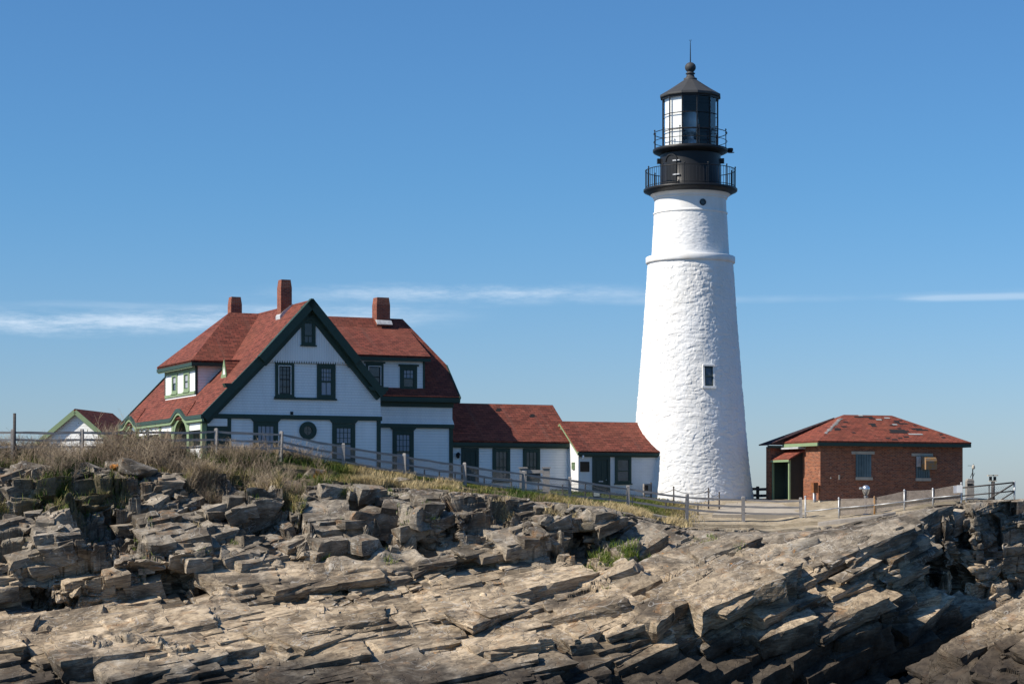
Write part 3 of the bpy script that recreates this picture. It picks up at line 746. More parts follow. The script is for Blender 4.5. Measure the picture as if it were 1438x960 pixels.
M_ROOF = shingles('red_shingles', (.185, .054, .038), (.125, .040, .030), (.05, .022, .02))
M_ROOF2 = shingles('red_shingles_worn', (.225, .062, .041), (.165, .050, .035), (.06, .026, .022), faded=.35)
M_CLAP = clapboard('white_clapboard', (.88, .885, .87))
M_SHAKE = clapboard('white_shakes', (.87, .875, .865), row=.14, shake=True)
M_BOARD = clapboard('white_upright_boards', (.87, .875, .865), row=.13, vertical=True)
M_GREEN = paint('dark_green_paint', (.034, .064, .050), .5)
M_GREEN2 = paint('green_door_paint', (.034, .056, .046), .5)
M_PALEG = paint('sage_green_paint', (.22, .30, .17), .6, .15)
M_WHITE = paint('white_paint', (.80, .80, .79), .5, .08)
M_GLASS = glass('window_glass', (.028, .034, .042), .06, (.07, .08, .10))
M_BLIND = paint('pale_blind', (.34, .37, .42), .7, .15)
M_CBRICK = brick('chimney_brick', (.32, .092, .05), (.17, .05, .034), (.26, .19, .15))
M_BRICK = brick('red_brick', (.35, .115, .055), (.14, .048, .032), (.31, .23, .165))
M_LEAD = metal('grey_flashing', (.55, .57, .58), .6, .2)
M_BLACK = paint('black_paint', (.016, .017, .019), .42, .3)
M_DARK = paint('dark_interior', (.012, .012, .013), .9)
M_WOOD = wood('grey_weathered_wood', (.38, .36, .34), (.22, .205, .195))
M_WOODD = wood('dark_weathered_wood', (.10, .09, .085), (.05, .045, .045))
M_CONC = concrete('pale_concrete', (.48, .43, .35), (.38, .34, .28))
M_CONCD = concrete('weathered_concrete', (.31, .285, .255), (.22, .20, .18))
M_STEEL = metal('galvanised_steel', (.52, .53, .54), .5, .6)
M_RUST = rusty('rusty_sheet', (.34, .17, .05), (.20, .18, .15))

# ------------------------------------------------------------------ keeper's house
H = Frame(437, 109.0, 24.5)
ZB = 1.5
house = thing('keepers_house', 'large white clapboard house with red roofs, green trim, big front gable and three brick chimneys', 'house', (0, .4, ZB), H)
D2 = 16.9
def ring2d(poly, off):  return poly
LP = [(-5.72, 4.24), (-2.8, 7.22), (0, 10.22)]         # left slope of the big gable (s, z)
RP = [(0, 10.22), (2.0, 7.93), (4.05, 5.58)]
# ---- walls
mb = MB()
mb.prism([(-4.25, ZB-1), (3.88, ZB-1), (3.88, 4.30), (-4.25, 4.30)], 'y', .40, D2-.4)
mb.build('wall', M_CLAP, house)
mb = MB()                                            # shingled upper storey, flared over the band
fl = .10
mb.prism([(-5.42, 4.16), (-4.25, 4.16)] + [(4.02, 4.20), (3.93, 4.55), (3.90, 5.45), (2.25, 7.12), (-2.5, 7.12), (-2.78, 6.98), (-5.42, 4.32)], 'y', .36, D2-.36)
mb.build('upper_wall', M_SHAKE, house)
mb = MB()
mb.prism([(-2.6, 7.10), (2.45, 7.10), (.05, 9.88), (-.05, 9.88)], 'y', .22, .41)
gb = mb.build('gable_boards', M_BOARD, house)
mb = MB()                                            # pointed ends of the boards
k = -2.5
while k < 2.33:
    mb.prism([(k+.02, 7.12), (k+.11, 7.12), (k+.11, 7.03), (k+.065, 6.97), (k+.02, 7.03)], 'y', .225, .26); k += .13
mb.build('pointed_edge', M_WHITE, gb)
mb = MB()
mb.box(-4.40, -4.27, .6, 16.3, ZB-1, 4.18)            # back of the porch
mb.build('porch_wall', M_GREEN, house)
# right block
RD0, RS1 = 4.2, 9.55
mb = MB()
mb.box(3.90, RS1, RD0, 12.7, ZB-1.6, 4.2)
mb.build('side_wall', M_CLAP, house)
mb = MB()
mb.mesh([(3.92, RD0-.10, 4.10), (RS1+.12, RD0-.10, 4.10), (RS1+.12, 12.8, 4.10), (3.92, 12.8, 4.10),
         (3.92, RD0-.02, 4.45), (RS1+.03, RD0-.02, 4.45), (RS1+.03, 12.72, 4.45), (3.92, 12.72, 4.45),
         (3.92, RD0-.02, 5.25), (RS1+.03, RD0-.02, 5.25), (RS1+.03, 12.72, 5.25), (3.92, 12.72, 5.25)],
        [(3,2,1,0), (0,1,5,4), (1,2,6,5), (2,3,7,6), (3,0,4,7), (4,5,9,8), (5,6,10,9), (6,7,11,10), (7,4,8,11), (8,9,10,11)])
mb.prism([(RD0+.1, 5.25), (12.6, 5.25), (11.2, 7.0), (5.7, 7.0)], 'x', RS1-.2, RS1+.02)
mb.build('side_upper_wall', M_SHAKE, house)
# ---- roofs
roofp = MB()
th = .16
for prof in (LP, RP):
    for (s0, z0), (s1, z1) in zip(prof[:-1], prof[1:]):
        roofp.slab([(s0, 0, z0), (s1, 0, z1), (s1, D2, z1), (s0, D2, z0)], th)
roof = roofp.build('gable_roof', M_ROOF, house)
RZ, RDM = 10.18, 8.45
mb = MB()                                            # ridge across, with the dormer's hipped end on the left
mb.slab([(-1.75, RDM, RZ), (0, RDM, RZ), (0, 5.0, 7.32), (-4.85, 5.0, 7.32)], .14)
mb.slab([(-1.75, RDM, RZ), (-4.85, 5.0, 7.32), (-4.85, 11.9, 7.32)], .14)
mb.slab([(-1.75, RDM, RZ), (-4.85, 11.9, 7.32), (0, 11.9, 7.32), (0, RDM, RZ)], .14)
dr = mb.build('dormer_roof', M_ROOF, house)
mb = MB()
pitch = (RZ-5.62)/(RDM-3.75)
def rz(d): return RZ-(RDM-d)*pitch
JS, JD = 9.85, 5.70
mb.slab([(0, RDM, RZ), (8.35, RDM, RZ), (JS, JD, rz(JD)), (JS, 3.75, 5.62), (3.0, 3.75, 5.62)], .15)
mb.slab([(8.35, RDM, RZ), (JS, JD, rz(JD)), (JS, 2*RDM-JD, rz(JD))], .15)
mb.slab([(0, RDM, RZ), (8.35, RDM, RZ), (JS, 2*RDM-JD, rz(JD)), (JS, 13.15, 5.62), (0, 13.15, 5.62)], .15)
mr = mb.build('main_roof', M_ROOF, house)
mb = MB()                                            # two gaps where shingles have slipped
for (s0, s1, zz) in ((6.05, 6.55, 8.98), (6.85, 7.1, 8.80)):
    pass
# shed dormer of the right block
SDz, SDe = 7.80, 3.92
mb = MB()
mb.slab([(1.2, 7.75, 9.56), (8.42, 7.75, 9.56), (8.20, SDe, SDz), (1.2, SDe, SDz)], .13)
mb.build('shed_dormer_roof', M_ROOF, house)
mb = MB(); mb.box(2.2, 7.95, 4.22, 6.9, 5.7, SDz-.10); mb.build('shed_dormer_wall', M_CLAP, house)
mb = MB()
mb.box(2.0, 8.2, SDe-.02, SDe+.06, SDz-.30, SDz-.12); mb.box(2.0, 8.1, SDe+.06, 4.22, SDz-.24, SDz-.14)
mb.box(7.86, 7.97, 4.19, 4.27, 5.75, SDz-.14); mb.box(4.0, 4.12, 4.19, 4.24, 5.75, SDz-.14)
mb.build('shed_dormer_trim', M_GREEN, house)
# left dormer wall
mb = MB(); mb.box(-4.5, -1.6, 5.4, 11.4, 5.2, 7.2); mb.build('dormer_wall', M_CLAP, house)
mb = MB()
e = .06
mb.box(-4.85, -4.75, 4.98, 11.92, 7.02, 7.20); mb.box(-4.75, -1.2, 4.98, 5.08, 7.02, 7.20); mb.box(-4.75, -2, 11.82, 11.92, 7.02, 7.2)
mb.box(-4.74, -1.6, 5.09, 11.8, 7.06, 7.12)
mb.box(-4.53, -4.41, 5.36, 5.47, 5.55, 7.05); mb.box(-4.53, -4.41, 11.33, 11.44, 5.55, 7.05)
mb.build('dormer_trim', M_GREEN, house)
mb = MB(); mb.box(-4.80, -4.70, 5.06, 11.84, 6.96, 7.02); mb.box(-4.56, -4.42, 5.48, 11.33, 5.58, 5.74); mb.box(-4.535, -4.5, 5.48, 11.33, 6.80, 6.96)
mb.build('dormer_sill', M_PALEG, house)
# ---- trim
mb = MB()
def rake(prof, d0, d1, drop, top=0.0, out=0.03):
    for (s0, z0), (s1, z1) in zip(prof[:-1], prof[1:]):
        n_ = Vector((-(z1-z0), s1-s0)).normalized()
        if n_[1] < 0: n_ = -n_
        a = [(s0+n_[0]*out, z0+n_[1]*out), (s1+n_[0]*out, z1+n_[1]*out), (s1-n_[0]*drop, z1-n_[1]*drop), (s0-n_[0]*drop, z0-n_[1]*drop)]
        mb.prism(a, 'y', d0, d1)
UL = [(-2.95, 7.06), (0, 10.22)]; UR = [(0, 10.22), (2.75, 7.06)]
# upper projecting rakes
for prof in ([(-2.8, 7.22), (0, 10.24)], [(0, 10.24), (2.62, 7.22)]):
    rake(prof, -.22, .14, .36, out=.05)
    rake(prof, .14, .30, .62, out=-.05)
for prof in ([(-5.74, 4.24), (-2.8, 7.22)], [(2.62, 7.22), (4.08, 5.56)]):
    rake(prof, -.03, .14, .36, out=.035)
    rake(prof, .14, .34, .56, out=-.05)
mb.build('rake_board', M_GREEN, house)
mb = MB()
rake([(-5.74, 4.24), (0, 10.22)], D2-.1, D2+.05, .34); rake([(0, 10.22), (4.05, 5.58)], D2-.1, D2+.05, .34)
mb.build('back_rake_board', M_GREEN, house)
mb = MB()
mb.box(-5.40, 3.99, .30, .42, 4.12, 4.34)             # band between the storeys
mb.box(3.92, RS1+.09, RD0-.16, RD0-.02, 3.92, 4.13)
mb.box(-4.33, -4.13, .34, .40, ZB-1, 4.12); mb.box(3.72, 3.93, .34, .42, ZB-1, 4.12); mb.box(3.885, 3.93, .42, .52, ZB-1, 4.12)
mb.box(RS1-.15, RS1+.06, RD0-.05, RD0+.1, ZB-1.6, 3.92); mb.box(3.9, 4.05, RD0-.05, RD0-.004, ZB-1.6, 3.92)
mb.build('corner_board', M_GREEN, house)
mb = MB()                                            # cornice of the right block, returns of the gable
mb.box(3.6, JS, 3.70, 3.80, 5.32, 5.56); mb.box(3.8, JS-.06, 3.80, 4.16, 5.30, 5.36); mb.box(3.92, RS1+.08, RD0-.10, RD0+.02, 5.05, 5.30)
mb.box(JS-.1, JS+.03, 3.82, 4.1, 5.30, 5.5)
mb.build('cornice', M_GREEN, house); mb = MB()
mb.prism([(-4.60, 5.86), (-3.58, 5.86), (-3.66, 5.76), (-3.72, 5.66), (-4.5, 5.66)], 'y', -.02, .36)
mb2 = MB(); mb2.prism([(3.12, 5.86), (4.22, 5.86), (4.18, 5.66), (3.3, 5.66), (3.2, 5.76)], 'y', -.02, .36)
mb2.prism([(3.4, 5.66), (4.1, 5.66), (4.0, 5.46), (3.5, 5.46)], 'y', .1, .36); mb2.build('gable_return', M_GREEN, house)
mb.prism([(-4.30, 5.66), (-3.98, 5.66), (-3.98, 5.44), (-4.30, 5.44)], 'y', .1, .36)
mb.build('gable_return', M_GREEN, house)
mb = MB()                                            # jerkinhead rakes on the right
for d0, z0, d1, z1 in ((3.75, 5.62, JD, rz(JD)), (13.15, 5.62, 2*RDM-JD, rz(JD))):
    mb.beam((JS+.0, d0, z0-.12), (JS+.0, d1, z1-.12), .08, .24)
mb.beam((JS, JD, rz(JD)-.12), (JS, 2*RDM-JD, rz(JD)-.12), .08, .2)
mb.build('jerkinhead_board', M_GREEN, house)
mb = MB()                                            # eaves of the big roof on the left, with two eyebrow arches
ES = -5.74
def eyebrow(dc, half=1.6, rise=.46, n=20):
    return [(dc-half+2*half*i/n, rise*(.5+.5*cos(pi*(2*i/n-1)))) for i in range(n+1)]
line = [(-.02, 0.0)]+eyebrow(4.4)+eyebrow(14.5)+[(D2+.02, 0.0)]
def ribbon(mb, s0, s1, zlo, zhi, line=line):
    for (d0, r0), (d1, r1) in zip(line[:-1], line[1:]):
        vs = [(s0,d0,4.24+r0+zlo),(s1,d0,4.24+r0+zlo),(s1,d1,4.24+r1+zlo),(s0,d1,4.24+r1+zlo),(s0,d0,4.24+r0+zhi),(s1,d0,4.24+r0+zhi),(s1,d1,4.24+r1+zhi),(s0,d1,4.24+r1+zhi)]
        mb.mesh(vs, [(3,2,1,0),(4,5,6,7),(0,1,5,4),(1,2,6,5),(2,3,7,6),(3,0,4,7)])
ribbon(mb, ES-.06, ES+.06, -.16, .04)
mb.build('eaves_board', M_GREEN, house)
mb = MB(); ribbon(mb, ES-.02, ES+.09, -.30, -.163); mb.build('eaves_moulding', M_PALEG, house)
mb = MB()                                            # shingled humps of the eyebrows
for dc in (4.4, 14.5):
    ln = eyebrow(dc); mb = MB()
    for (d0, r0), (d1, r1) in zip(ln[:-1], ln[1:]):
        def back(r): return ES+.02+r*1.9
        mb.slab([(ES, d0, 4.25+r0), (ES, d1, 4.25+r1), (back(r1), d1, 4.25+(back(r1)-ES)*1.03+.02), (back(r0), d0, 4.25+(back(r0)-ES)*1.03+.02)], .08)
    mb.build('eyebrow_roof', M_ROOF, house)
mb = MB()                                            # porch front below the eaves: posts and arches
for d0, d1 in ((.36, .66), (2.75, 3.15), (5.65, 6.05), (8.2, 8.6), (12.85, 13.25), (15.75, 16.15)):
    mb = MB(); mb.box(ES+.10, ES+.34, d0, d1, ZB-1, 3.92); mb.build('porch_post', M_PALEG, house)
n = 18
for dc, r_ in ((4.4, 1.25), (14.5, 1.25)):
    mb = MB()
    for i in range(n):
        a0, a1 = pi*i/n, pi*(i+1)/n
        d0_, d1_ = dc-r_*cos(a0), dc-r_*cos(a1)
        z0_, z1_ = 3.0+1.15*sin(a0), 3.0+1.15*sin(a1)
        def top(d): return 3.95+.46*(.5+.5*cos(pi*max(-1, min(1, (d-dc)/1.6))))
        mb.prism([(d0_, z0_), (d1_, z1_), (d1_, top(d1_)), (d0_, top(d0_))], 'x', ES+.12, ES+.32)
    mb.build('porch_arch', M_PALEG, house)
mb = MB()
for d0, d1 in ((6.05, 8.2), (8.6, 12.85)):
    mb = MB(); mb.box(ES+.16, ES+.3, d0, d1, ZB-1, 2.75); mb.box(ES+.14, ES+.32, d0, d1, 3.55, 3.92); mb.build('porch_panel', M_CLAP, house)
mb = MB(); mb.box(ES+.18, ES+.3, .66, 2.75, ZB-1, 2.75); mb.box(ES+.14, ES+.32, .66, 2.75, 3.55, 3.92)
mb.build('porch_panel', M_CLAP, house)
mb = MB(); mb.box(-5.38, -4.34, .36, .41, ZB-1, 4.12); mb.build('porch_end', M_GREEN, house)
mb = MB(); mb.box(-5.36, -4.33, .335, .355, 3.72, 4.10); mb.build('porch_end_board', M_CLAP, house)
mb = MB(); mb.box(-5.62, -5.36, .2, .40, 3.86, 4.14); mb.build('eave_return', M_GREEN, house)
# little triangular vent gables on the left slope
for dd, sc in ((3.15, 1.0), (12.9, 1.0)):
    s0, z0 = -3.62, 6.42
    mb = MB(); mb.slab([(s0, dd, z0+.85), (s0+.95, dd, z0+.85), (s0+.05, dd-.42, z0-.02), (s0, dd-.42, z0-.02)], .05)
    mb.slab([(s0, dd, z0+.85), (s0+.95, dd, z0+.85), (s0+.05, dd+.42, z0-.02), (s0, dd+.42, z0-.02)], .05)
    vr = mb.build('vent_gable', M_ROOF, house)
    mb = MB()
    mb.prism([(dd-.42, z0), (dd, z0+.84), (dd+.42, z0), (dd+.25, z0+.06), (dd, z0+.56), (dd-.25, z0+.06)], 'x', s0-.05, s0-.01)
    mb.prism([(dd-.46, z0-.16), (dd+.46, z0-.16), (dd+.4, z0+.06), (dd-.4, z0+.06)], 'x', s0-.07, s0-.03)
    mb.build('vent_trim', M_PALEG, vr)
    mb = MB(); mb.prism([(dd-.25, z0+.06), (dd+.25, z0+.06), (dd, z0+.56)], 'x', s0-.03, s0+.0); mb.build('vent_face', M_WHITE, vr)
# ---- windows
M_SASHDK = paint('dark_sash', (.02, .028, .03), .5)
def window(parent, s0, s1, z0, z1, d, cols=3, rows=2, low_cols=1, low_rows=1, fr=.13, white=False, blind_=None, hood=False, side=False, split=.5, mat=M_GREEN, sill=True, glassm=None):
    """a sash window in a wall facing the front (or the left when side): recessed glass, sashes, muntins, casing"""
    def B(mb, a0, a1, dd0, dd1, zz0, zz1):
        if side: mb.box(d-0+dd0, d+dd1, a0, a1, zz0, zz1)
        else: mb.box(a0, a1, d+dd0, d+dd1, zz0, zz1)
    m = MB()
    B(m, s0, s0+fr, -.06, .02, z0, z1); B(m, s1-fr, s1, -.06, .02, z0, z1)
    B(m, s0+fr, s1-fr, -.06, .02, z1-fr, z1); B(m, s0+fr, s1-fr, -.06, .02, z0, z0+fr*.7)
    if hood: B(m, s0-.09, s1+.09, -.11, -.0, z1, z1+.09)
    if sill: B(m, s0-.05, s1+.05, -.10, -.0, z0-.07, z0-.001)
    wdw = m.build('window', mat, parent)
    g0, g1, h0, h1 = s0+fr, s1-fr, z0+fr*.7, z1-fr
    zm = h0+(h1-h0)*split
    m = MB(); B(m, g0, g1, -.012, .014, h0, h1); m.build('pane', glassm or M_GLASS, wdw)
    m = MB(); b_ = .045
    B(m, g0, g0+b_, -.045, -.014, h0, h1); B(m, g1-b_, g1, -.045, -.014, h0, h1)
    B(m, g0+b_, g1-b_, -.045, -.014, h1-b_, h1); B(m, g0+b_, g1-b_, -.045, -.014, h0, h0+b_); B(m, g0+b_, g1-b_, -.05, -.014, zm-b_*.6, zm+b_*.6)
    def munt(a, zz0, zz1): B(m, a-.012, a+.012, -.036, -.015, zz0, zz1)
    for c in range(1, cols): munt(g0+(g1-g0)*c/cols, zm+b_*.6, h1-b_)
    for c in range(1, low_cols): munt(g0+(g1-g0)*c/low_cols, h0+b_, zm-b_*.6)
    for r in range(1, rows):
        zz = zm+(h1-zm)*r/rows; B(m, g0+b_, g1-b_, -.034, -.016, zz-.012, zz+.012)
    for r in range(1, low_rows):
        zz = h0+(zm-h0)*r/low_rows; B(m, g0+b_, g1-b_, -.034, -.016, zz-.012, zz+.012)
    m.build('sash', M_SASHDK if white else M_GREEN, wdw)
    if white:
        m = MB()
        for q in ((g0-.035, g0), (g1, g1+.035)): B(m, q[0], q[1], -.066, -.061, h0-.03, h1+.035)
        B(m, g0, g1, -.066, -.061, h1, h1+.035)
        m.build('storm_frame', M_WHITE, wdw)
    if blind_:
        m = MB()
        for (q0, q1) in blind_:
            B(m, g0+b_, g1-b_, -.0135, -.0125, h0+(h1-h0)*q0, h0+(h1-h0)*q1)
        m.build('blind', M_BLIND, wdw)
    return wdw
# upper pair with a shingled panel between, under one green frame
window(house, -1.81, -.80, 5.27, 7.02, .36, 3, 3, 3, 2, fr=.2, white='frame', split=.52)
window(house, .43, 1.43, 5.22, 6.98, .36, 4, 3, 2, 1, fr=.2, white=False, split=.5, blind_=[(.02, .47), (.55, .97)])
mb = MB(); mb.box(-1.85, 1.47, .27, .355, 6.99, 7.09); mb.build('window_head', M_GREEN, house); mb = MB(); mb.box(-1.88, 1.5, .25, .355, 5.13, 5.19); mb.box(-.80, .43, .31, .355, 5.19, 5.24)
mb.build('window_sill', M_GREEN, house)
# attic vent window
window(house, -.46, .30, 7.92, 9.2, .22, 1, 1, 2, 1, fr=.14, split=.36, hood=True)
mb = MB(); mb.box(-.50, .34, .12, .215, 9.2, 9.27); mb.build('attic_head', M_GREEN, house)
# ground floor
window(house, -2.95, -1.65, 1.9, 4.0, .40, 4, 2, 2, 1, fr=.2, hood=False, blind_=[(.05, .48), (.52, .97)])
window(house, 1.27, 2.52, 1.95, 3.95, .40, 4, 3, 2, 1, fr=.2, hood=False, blind_=[(.03, .46), (.52, .97)])
mb = MB()
for a, b in ((-2.95, -1.65), (1.27, 2.52)):
    mb = MB(); mb.prism([(a-.14, 4.12), (b+.14, 4.12), (b, 3.96), (a, 3.96)], 'y', .30, .40)
    mb.build('window_cornice', M_GREEN, house)
# round window
def ring(mb, c, r0, r1, d0, d1, n=28):
    for i in range(n):
        a0, a1 = 2*pi*i/n, 2*pi*(i+1)/n
        mb.prism([(c[0]+r0*cos(a0), c[1]+r0*sin(a0)), (c[0]+r1*cos(a0), c[1]+r1*sin(a0)), (c[0]+r1*cos(a1), c[1]+r1*sin(a1)), (c[0]+r0*cos(a1), c[1]+r0*sin(a1))], 'y', d0, d1)
mb = MB(); ring(mb, (-.05, 3.56), .23, .46, .31, .42); rw = mb.build('round_window', M_GREEN, house)
mb = MB(); mb.prism([(-.05+.235*cos(2*pi*i/24), 3.56+.235*sin(2*pi*i/24)) for i in range(24)], 'y', .385, .41); mb.build('pane', M_GLASS, rw)
mb = MB(); mb.box(-.06, -.04, .37, .384, 3.34, 3.78); mb.box(-.27, .17, .372, .3835, 3.55, 3.57); mb.build('muntin', M_GREEN, rw)
# right block ground window and the shed dormer's pair
window(house, 6.08, 7.30, 1.45, 3.78, RD0, 4, 3, 2, 1, fr=.2, blind_=[(.02, .45), (.55, .97)])
mb = MB(); mb.prism([(5.94, 3.92), (7.44, 3.92), (7.30, 3.78), (6.08, 3.78)], 'y', RD0-.12, RD0); mb.build('side_window_cornice', M_GREEN, house)
window(house, 4.55, 5.55, 5.95, 7.35, 4.22, 1, 1, 1, 1, fr=.17, white=True, hood=True)
window(house, 6.52, 7.50, 5.98, 7.25, 4.22, 3, 2, 1, 1, fr=.18, hood=True, blind_=[(.5, .97)])
# dormer windows facing left
for a in (6.55, 8.9):
    window(house, a, a+1.05, 5.78, 6.88, -4.5, 1, 1, 1, 1, fr=.2, side=True, mat=M_PALEG, blind_=[(.05, .95)] if a < 7 else [(.5, .95)])
mb = MB(); mb.box(-.0-1.0, -.85, .33, .36, 4.36, 4.52); mb.build('vent_hood', M_BLACK, house)
# ---- chimneys
def chimney(s0, d0, wx, wd, z0, z1, flash=True, parent=house):
    t_ = .05
    m = MB()
    zc = z1-.42
    m.mesh([(s0-wx, d0-wd, z0), (s0+wx, d0-wd, z0), (s0+wx, d0+wd, z0), (s0-wx, d0+wd, z0), (s0-wx, d0-wd, zc), (s0+wx, d0-wd, zc), (s0+wx, d0+wd, zc), (s0-wx, d0+wd, zc),
            (s0-wx+t_, d0-wd+t_, z1), (s0+wx-t_, d0-wd+t_, z1), (s0+wx-t_, d0+wd-t_, z1), (s0-wx+t_, d0+wd-t_, z1)],
           [(3,2,1,0), (0,1,5,4), (1,2,6,5), (2,3,7,6), (3,0,4,7), (4,5,9,8), (5,6,10,9), (6,7,11,10), (7,4,8,11)])
    q = .13
    m.mesh([(s0-wx+t_, d0-wd+t_, z1), (s0+wx-t_, d0-wd+t_, z1), (s0+wx-t_, d0+wd-t_, z1), (s0-wx+t_, d0+wd-t_, z1),
            (s0-wx+q, d0-wd+q, z1), (s0+wx-q, d0-wd+q, z1), (s0+wx-q, d0+wd-q, z1), (s0-wx+q, d0+wd-q, z1),
            (s0-wx+q, d0-wd+q, z1-.3), (s0+wx-q, d0-wd+q, z1-.3), (s0+wx-q, d0+wd-q, z1-.3), (s0-wx+q, d0+wd-q, z1-.3)],
           [(0,1,5,4), (1,2,6,5), (2,3,7,6), (3,0,4,7), (4,5,9,8), (5,6,10,9), (6,7,11,10), (7,4,8,11), (8,9,10,11)])
    c_ = m.build('chimney', M_CBRICK, parent)
    return c_
c1 = chimney(-.38, 3.15, .30, .32, 8.6, 11.5)
mb = MB(); mb.prism([(-.74, 9.40), (-.05, 10.13), (-.05, 10.24), (-.60, 9.80), (-.74, 9.62)], 'y', 2.78, 3.52); mb.build('flashing', M_LEAD, c1)
c2 = chimney(-1.18, 9.3, .31, .31, 8.6, 11.1)
c3 = chimney(7.0, 8.3, .40, .36, 9.0, 11.3)
mb = MB(); mb.prism([(7.94, 9.96), (7.72, 9.74), (7.68, 9.78), (7.86, 10.0), (8.0, 10.06), (8.0, 9.96)], 'x', 6.55, 7.45); mb.build('flashing', M_LEAD, c3)

# ------------------------------------------------------------------ long low wing
ZW = .45
wing = thing('long_wing', 'long low white clapboard wing with red roof between the big house and the tower entry', 'outbuilding', (13, 4.6, ZW), H)
WD = 4.6; W0, W1 = 9.57, 16.95
mb = MB(); mb.box(W0, W1, WD, WD+5.2, ZW-1.2, 3.0)
mb.prism([(WD, 3.0), (WD+5.2, 3.0), (WD+2.6, 5.3)], 'x', W1-.3, W1)
mb.build('wall', M_CLAP, wing)
mb = MB()
mb.slab([(W0-.02, WD-.28, 3.27), (W1+.16, WD-.28, 3.27), (W1+.16, WD+2.6, 5.46), (W0-.02, WD+2.6, 5.46)], .13)
mb.slab([(W0-.02, WD+5.48, 3.27), (W1+.16, WD+5.48, 3.27), (W1+.16, WD+2.6, 5.46), (W0-.02, WD+2.6, 5.46)], .13)
mb.build('roof', M_ROOF, wing)
mb = MB()
mb.box(W0+.05, W1+.12, WD-.27, WD-.17, 2.98, 3.17); mb.box(W0+.05, W1+.1, WD-.17, WD-.001, 2.90, 3.02)
mb.box(W1-.13, W1+.02, WD-.03, WD+.1, ZW-1.2, 2.90)
mb.build('eaves_board', M_GREEN, wing)
mb = MB()
for s0, z0 in ((13.3, 5.12), (15.2, 4.80)):
    mb = MB()
    for kx, dz in ((0, 0), (.12, .07)):
        dd = WD+2.6-(5.46-(z0+dz))*1.315
        mb.slab([(s0+kx, dd, z0+dz+.012), (s0+kx+.26, dd, z0+dz+.012), (s0+kx+.26, dd-.16, z0+dz-.11), (s0+kx, dd-.16, z0+dz-.11)], .01)
    mb.build('bare_patch', M_DARK, wing)
def door(parent, s0, s1, z0, z1, d, fr=.16):
    m = MB(); m.box(s0, s0+fr, d-.07, d+.02, z0, z1); m.box(s1-fr, s1, d-.07, d+.02, z0, z1); m.box(s0+fr, s1-fr, d-.07, d+.02, z1-fr, z1)
    dv = m.build('door', M_GREEN2, parent)
    g0, g1 = s0+fr, s1-fr; h1 = z1-fr
    m = MB(); m.box(g0, g1, d-.02, d+.02, z0, h1)
    for (p0, p1) in ((.12, .45), (.55, .88)):
        for (q0, q1) in ((.06, .38), (.44, .94)):
            a0, a1 = g0+(g1-g0)*p0, g0+(g1-g0)*p1; b0, b1 = z0+(h1-z0)*q0, z0+(h1-z0)*q1
            m.box(a0, a1, d-.034, d-.0215, b0, b1)
    m.build('leaf', M_GREEN2, dv)
    m = MB(); m.lathe([(.0, -.03), (.03, -.02), (.035, 0), (.02, .03), (.012, .03)], 10, (g1-.09, d-.07, z0+(h1-z0)*.44)); m.build('handle', M_STEEL, dv)
    return dv
door(wing, 10.28, 11.32, .55, 2.88, WD)
window(wing, 12.16, 13.22, 1.05, 2.88, WD, 3, 2, 3, 1, fr=.17, split=.42)
window(wing, 14.02, 15.06, 1.12, 2.88, WD, 3, 2, 3, 1, fr=.17, split=.42)
lamp = thing('wall_lamp', 'small black wall lamp beside the green door of the long wing', 'lamp', (10.05, WD, 2.4), H)
mb = MB(); mb.lathe([(.0, .16), (.05, .15), (.12, .05), (.13, 0), (.08, -.02), (.08, -.14), (.05, -.18), (0, -.18)], 12, (10.05, WD-.14, 2.48)); mb.build('lamp_shade', M_BLACK, lamp)
mb = MB(); mb.tube((10.05, WD-.001, 2.48), (10.05, WD-.12, 2.5), .022); mb.box(9.99, 10.11, WD-.02, WD-.001, 2.36, 2.58); mb.build('bracket', M_BLACK, lamp)

# ------------------------------------------------------------------ white entry building at the foot of the tower
entry = thing('entry_building', 'small white painted brick building with red roof adjoining the foot of the lighthouse', 'outbuilding', (19, 3.25, .2), H)
E0, E1, ED = 16.80, 22.25, 3.25
M_WBRICK = None
def white_brick():
    t = NT('white_painted_brick'); uv = t.coord('UV')
    br = t.new('ShaderNodeTexBrick'); br.inputs['Scale'].default_value = 1; br.inputs['Brick Width'].default_value = .24; br.inputs['Row Height'].default_value = .085; br.inputs['Mortar Size'].default_value = .012; br.inputs['Mortar Smooth'].default_value = .6
    t.link(uv, br.inputs['Vector'])
    c = t.mix(t.ramp(t.noise(uv, 1.3, 6, .65), [(.4, 0), (.75, 1)]), (.80, .80, .79), (.70, .70, .68))
    c = t.mix(t.math('MULTIPLY', br.outputs['Fac'], .2), c, (.5, .5, .5))
    n = t.bump(t.math('SUBTRACT', 1.0, br.outputs['Fac']), .5, .012)
    return t.out(c, t.bump(t.noise(uv, 12, 4), .35, .015, n), .6)
M_WBRICK = white_brick()
mb = MB(); mb.box(E0, E1, ED, ED+4.3, -.9, 2.62)
mb.prism([(ED, 2.62), (ED+4.3, 2.62), (ED+2.15, 4.30)], 'x', E0, E0+.3)
mb.build('wall', M_WBRICK, entry)
mb = MB()
mb.slab([(E0-.14, ED-.22, 2.74), (E1+.2, ED-.22, 2.74), (E1+.2, ED+2.15, 4.47), (E0-.14, ED+2.15, 4.47)], .10)
mb.slab([(E0-.14, ED+4.5, 2.74), (E1+.2, ED+4.5, 2.74), (E1+.2, ED+2.15, 4.47), (E0-.14, ED+2.15, 4.47)], .10)
mb.build('roof', M_ROOF, entry)
mb = MB(); mb.box(E0-.12, E1+.18, ED-.21, ED-.12, 2.50, 2.655); mb.box(E0+.02, E1+.1, ED-.12, ED-.003, 2.42, 2.57)
mb.build('eaves_board', M_GREEN, entry)
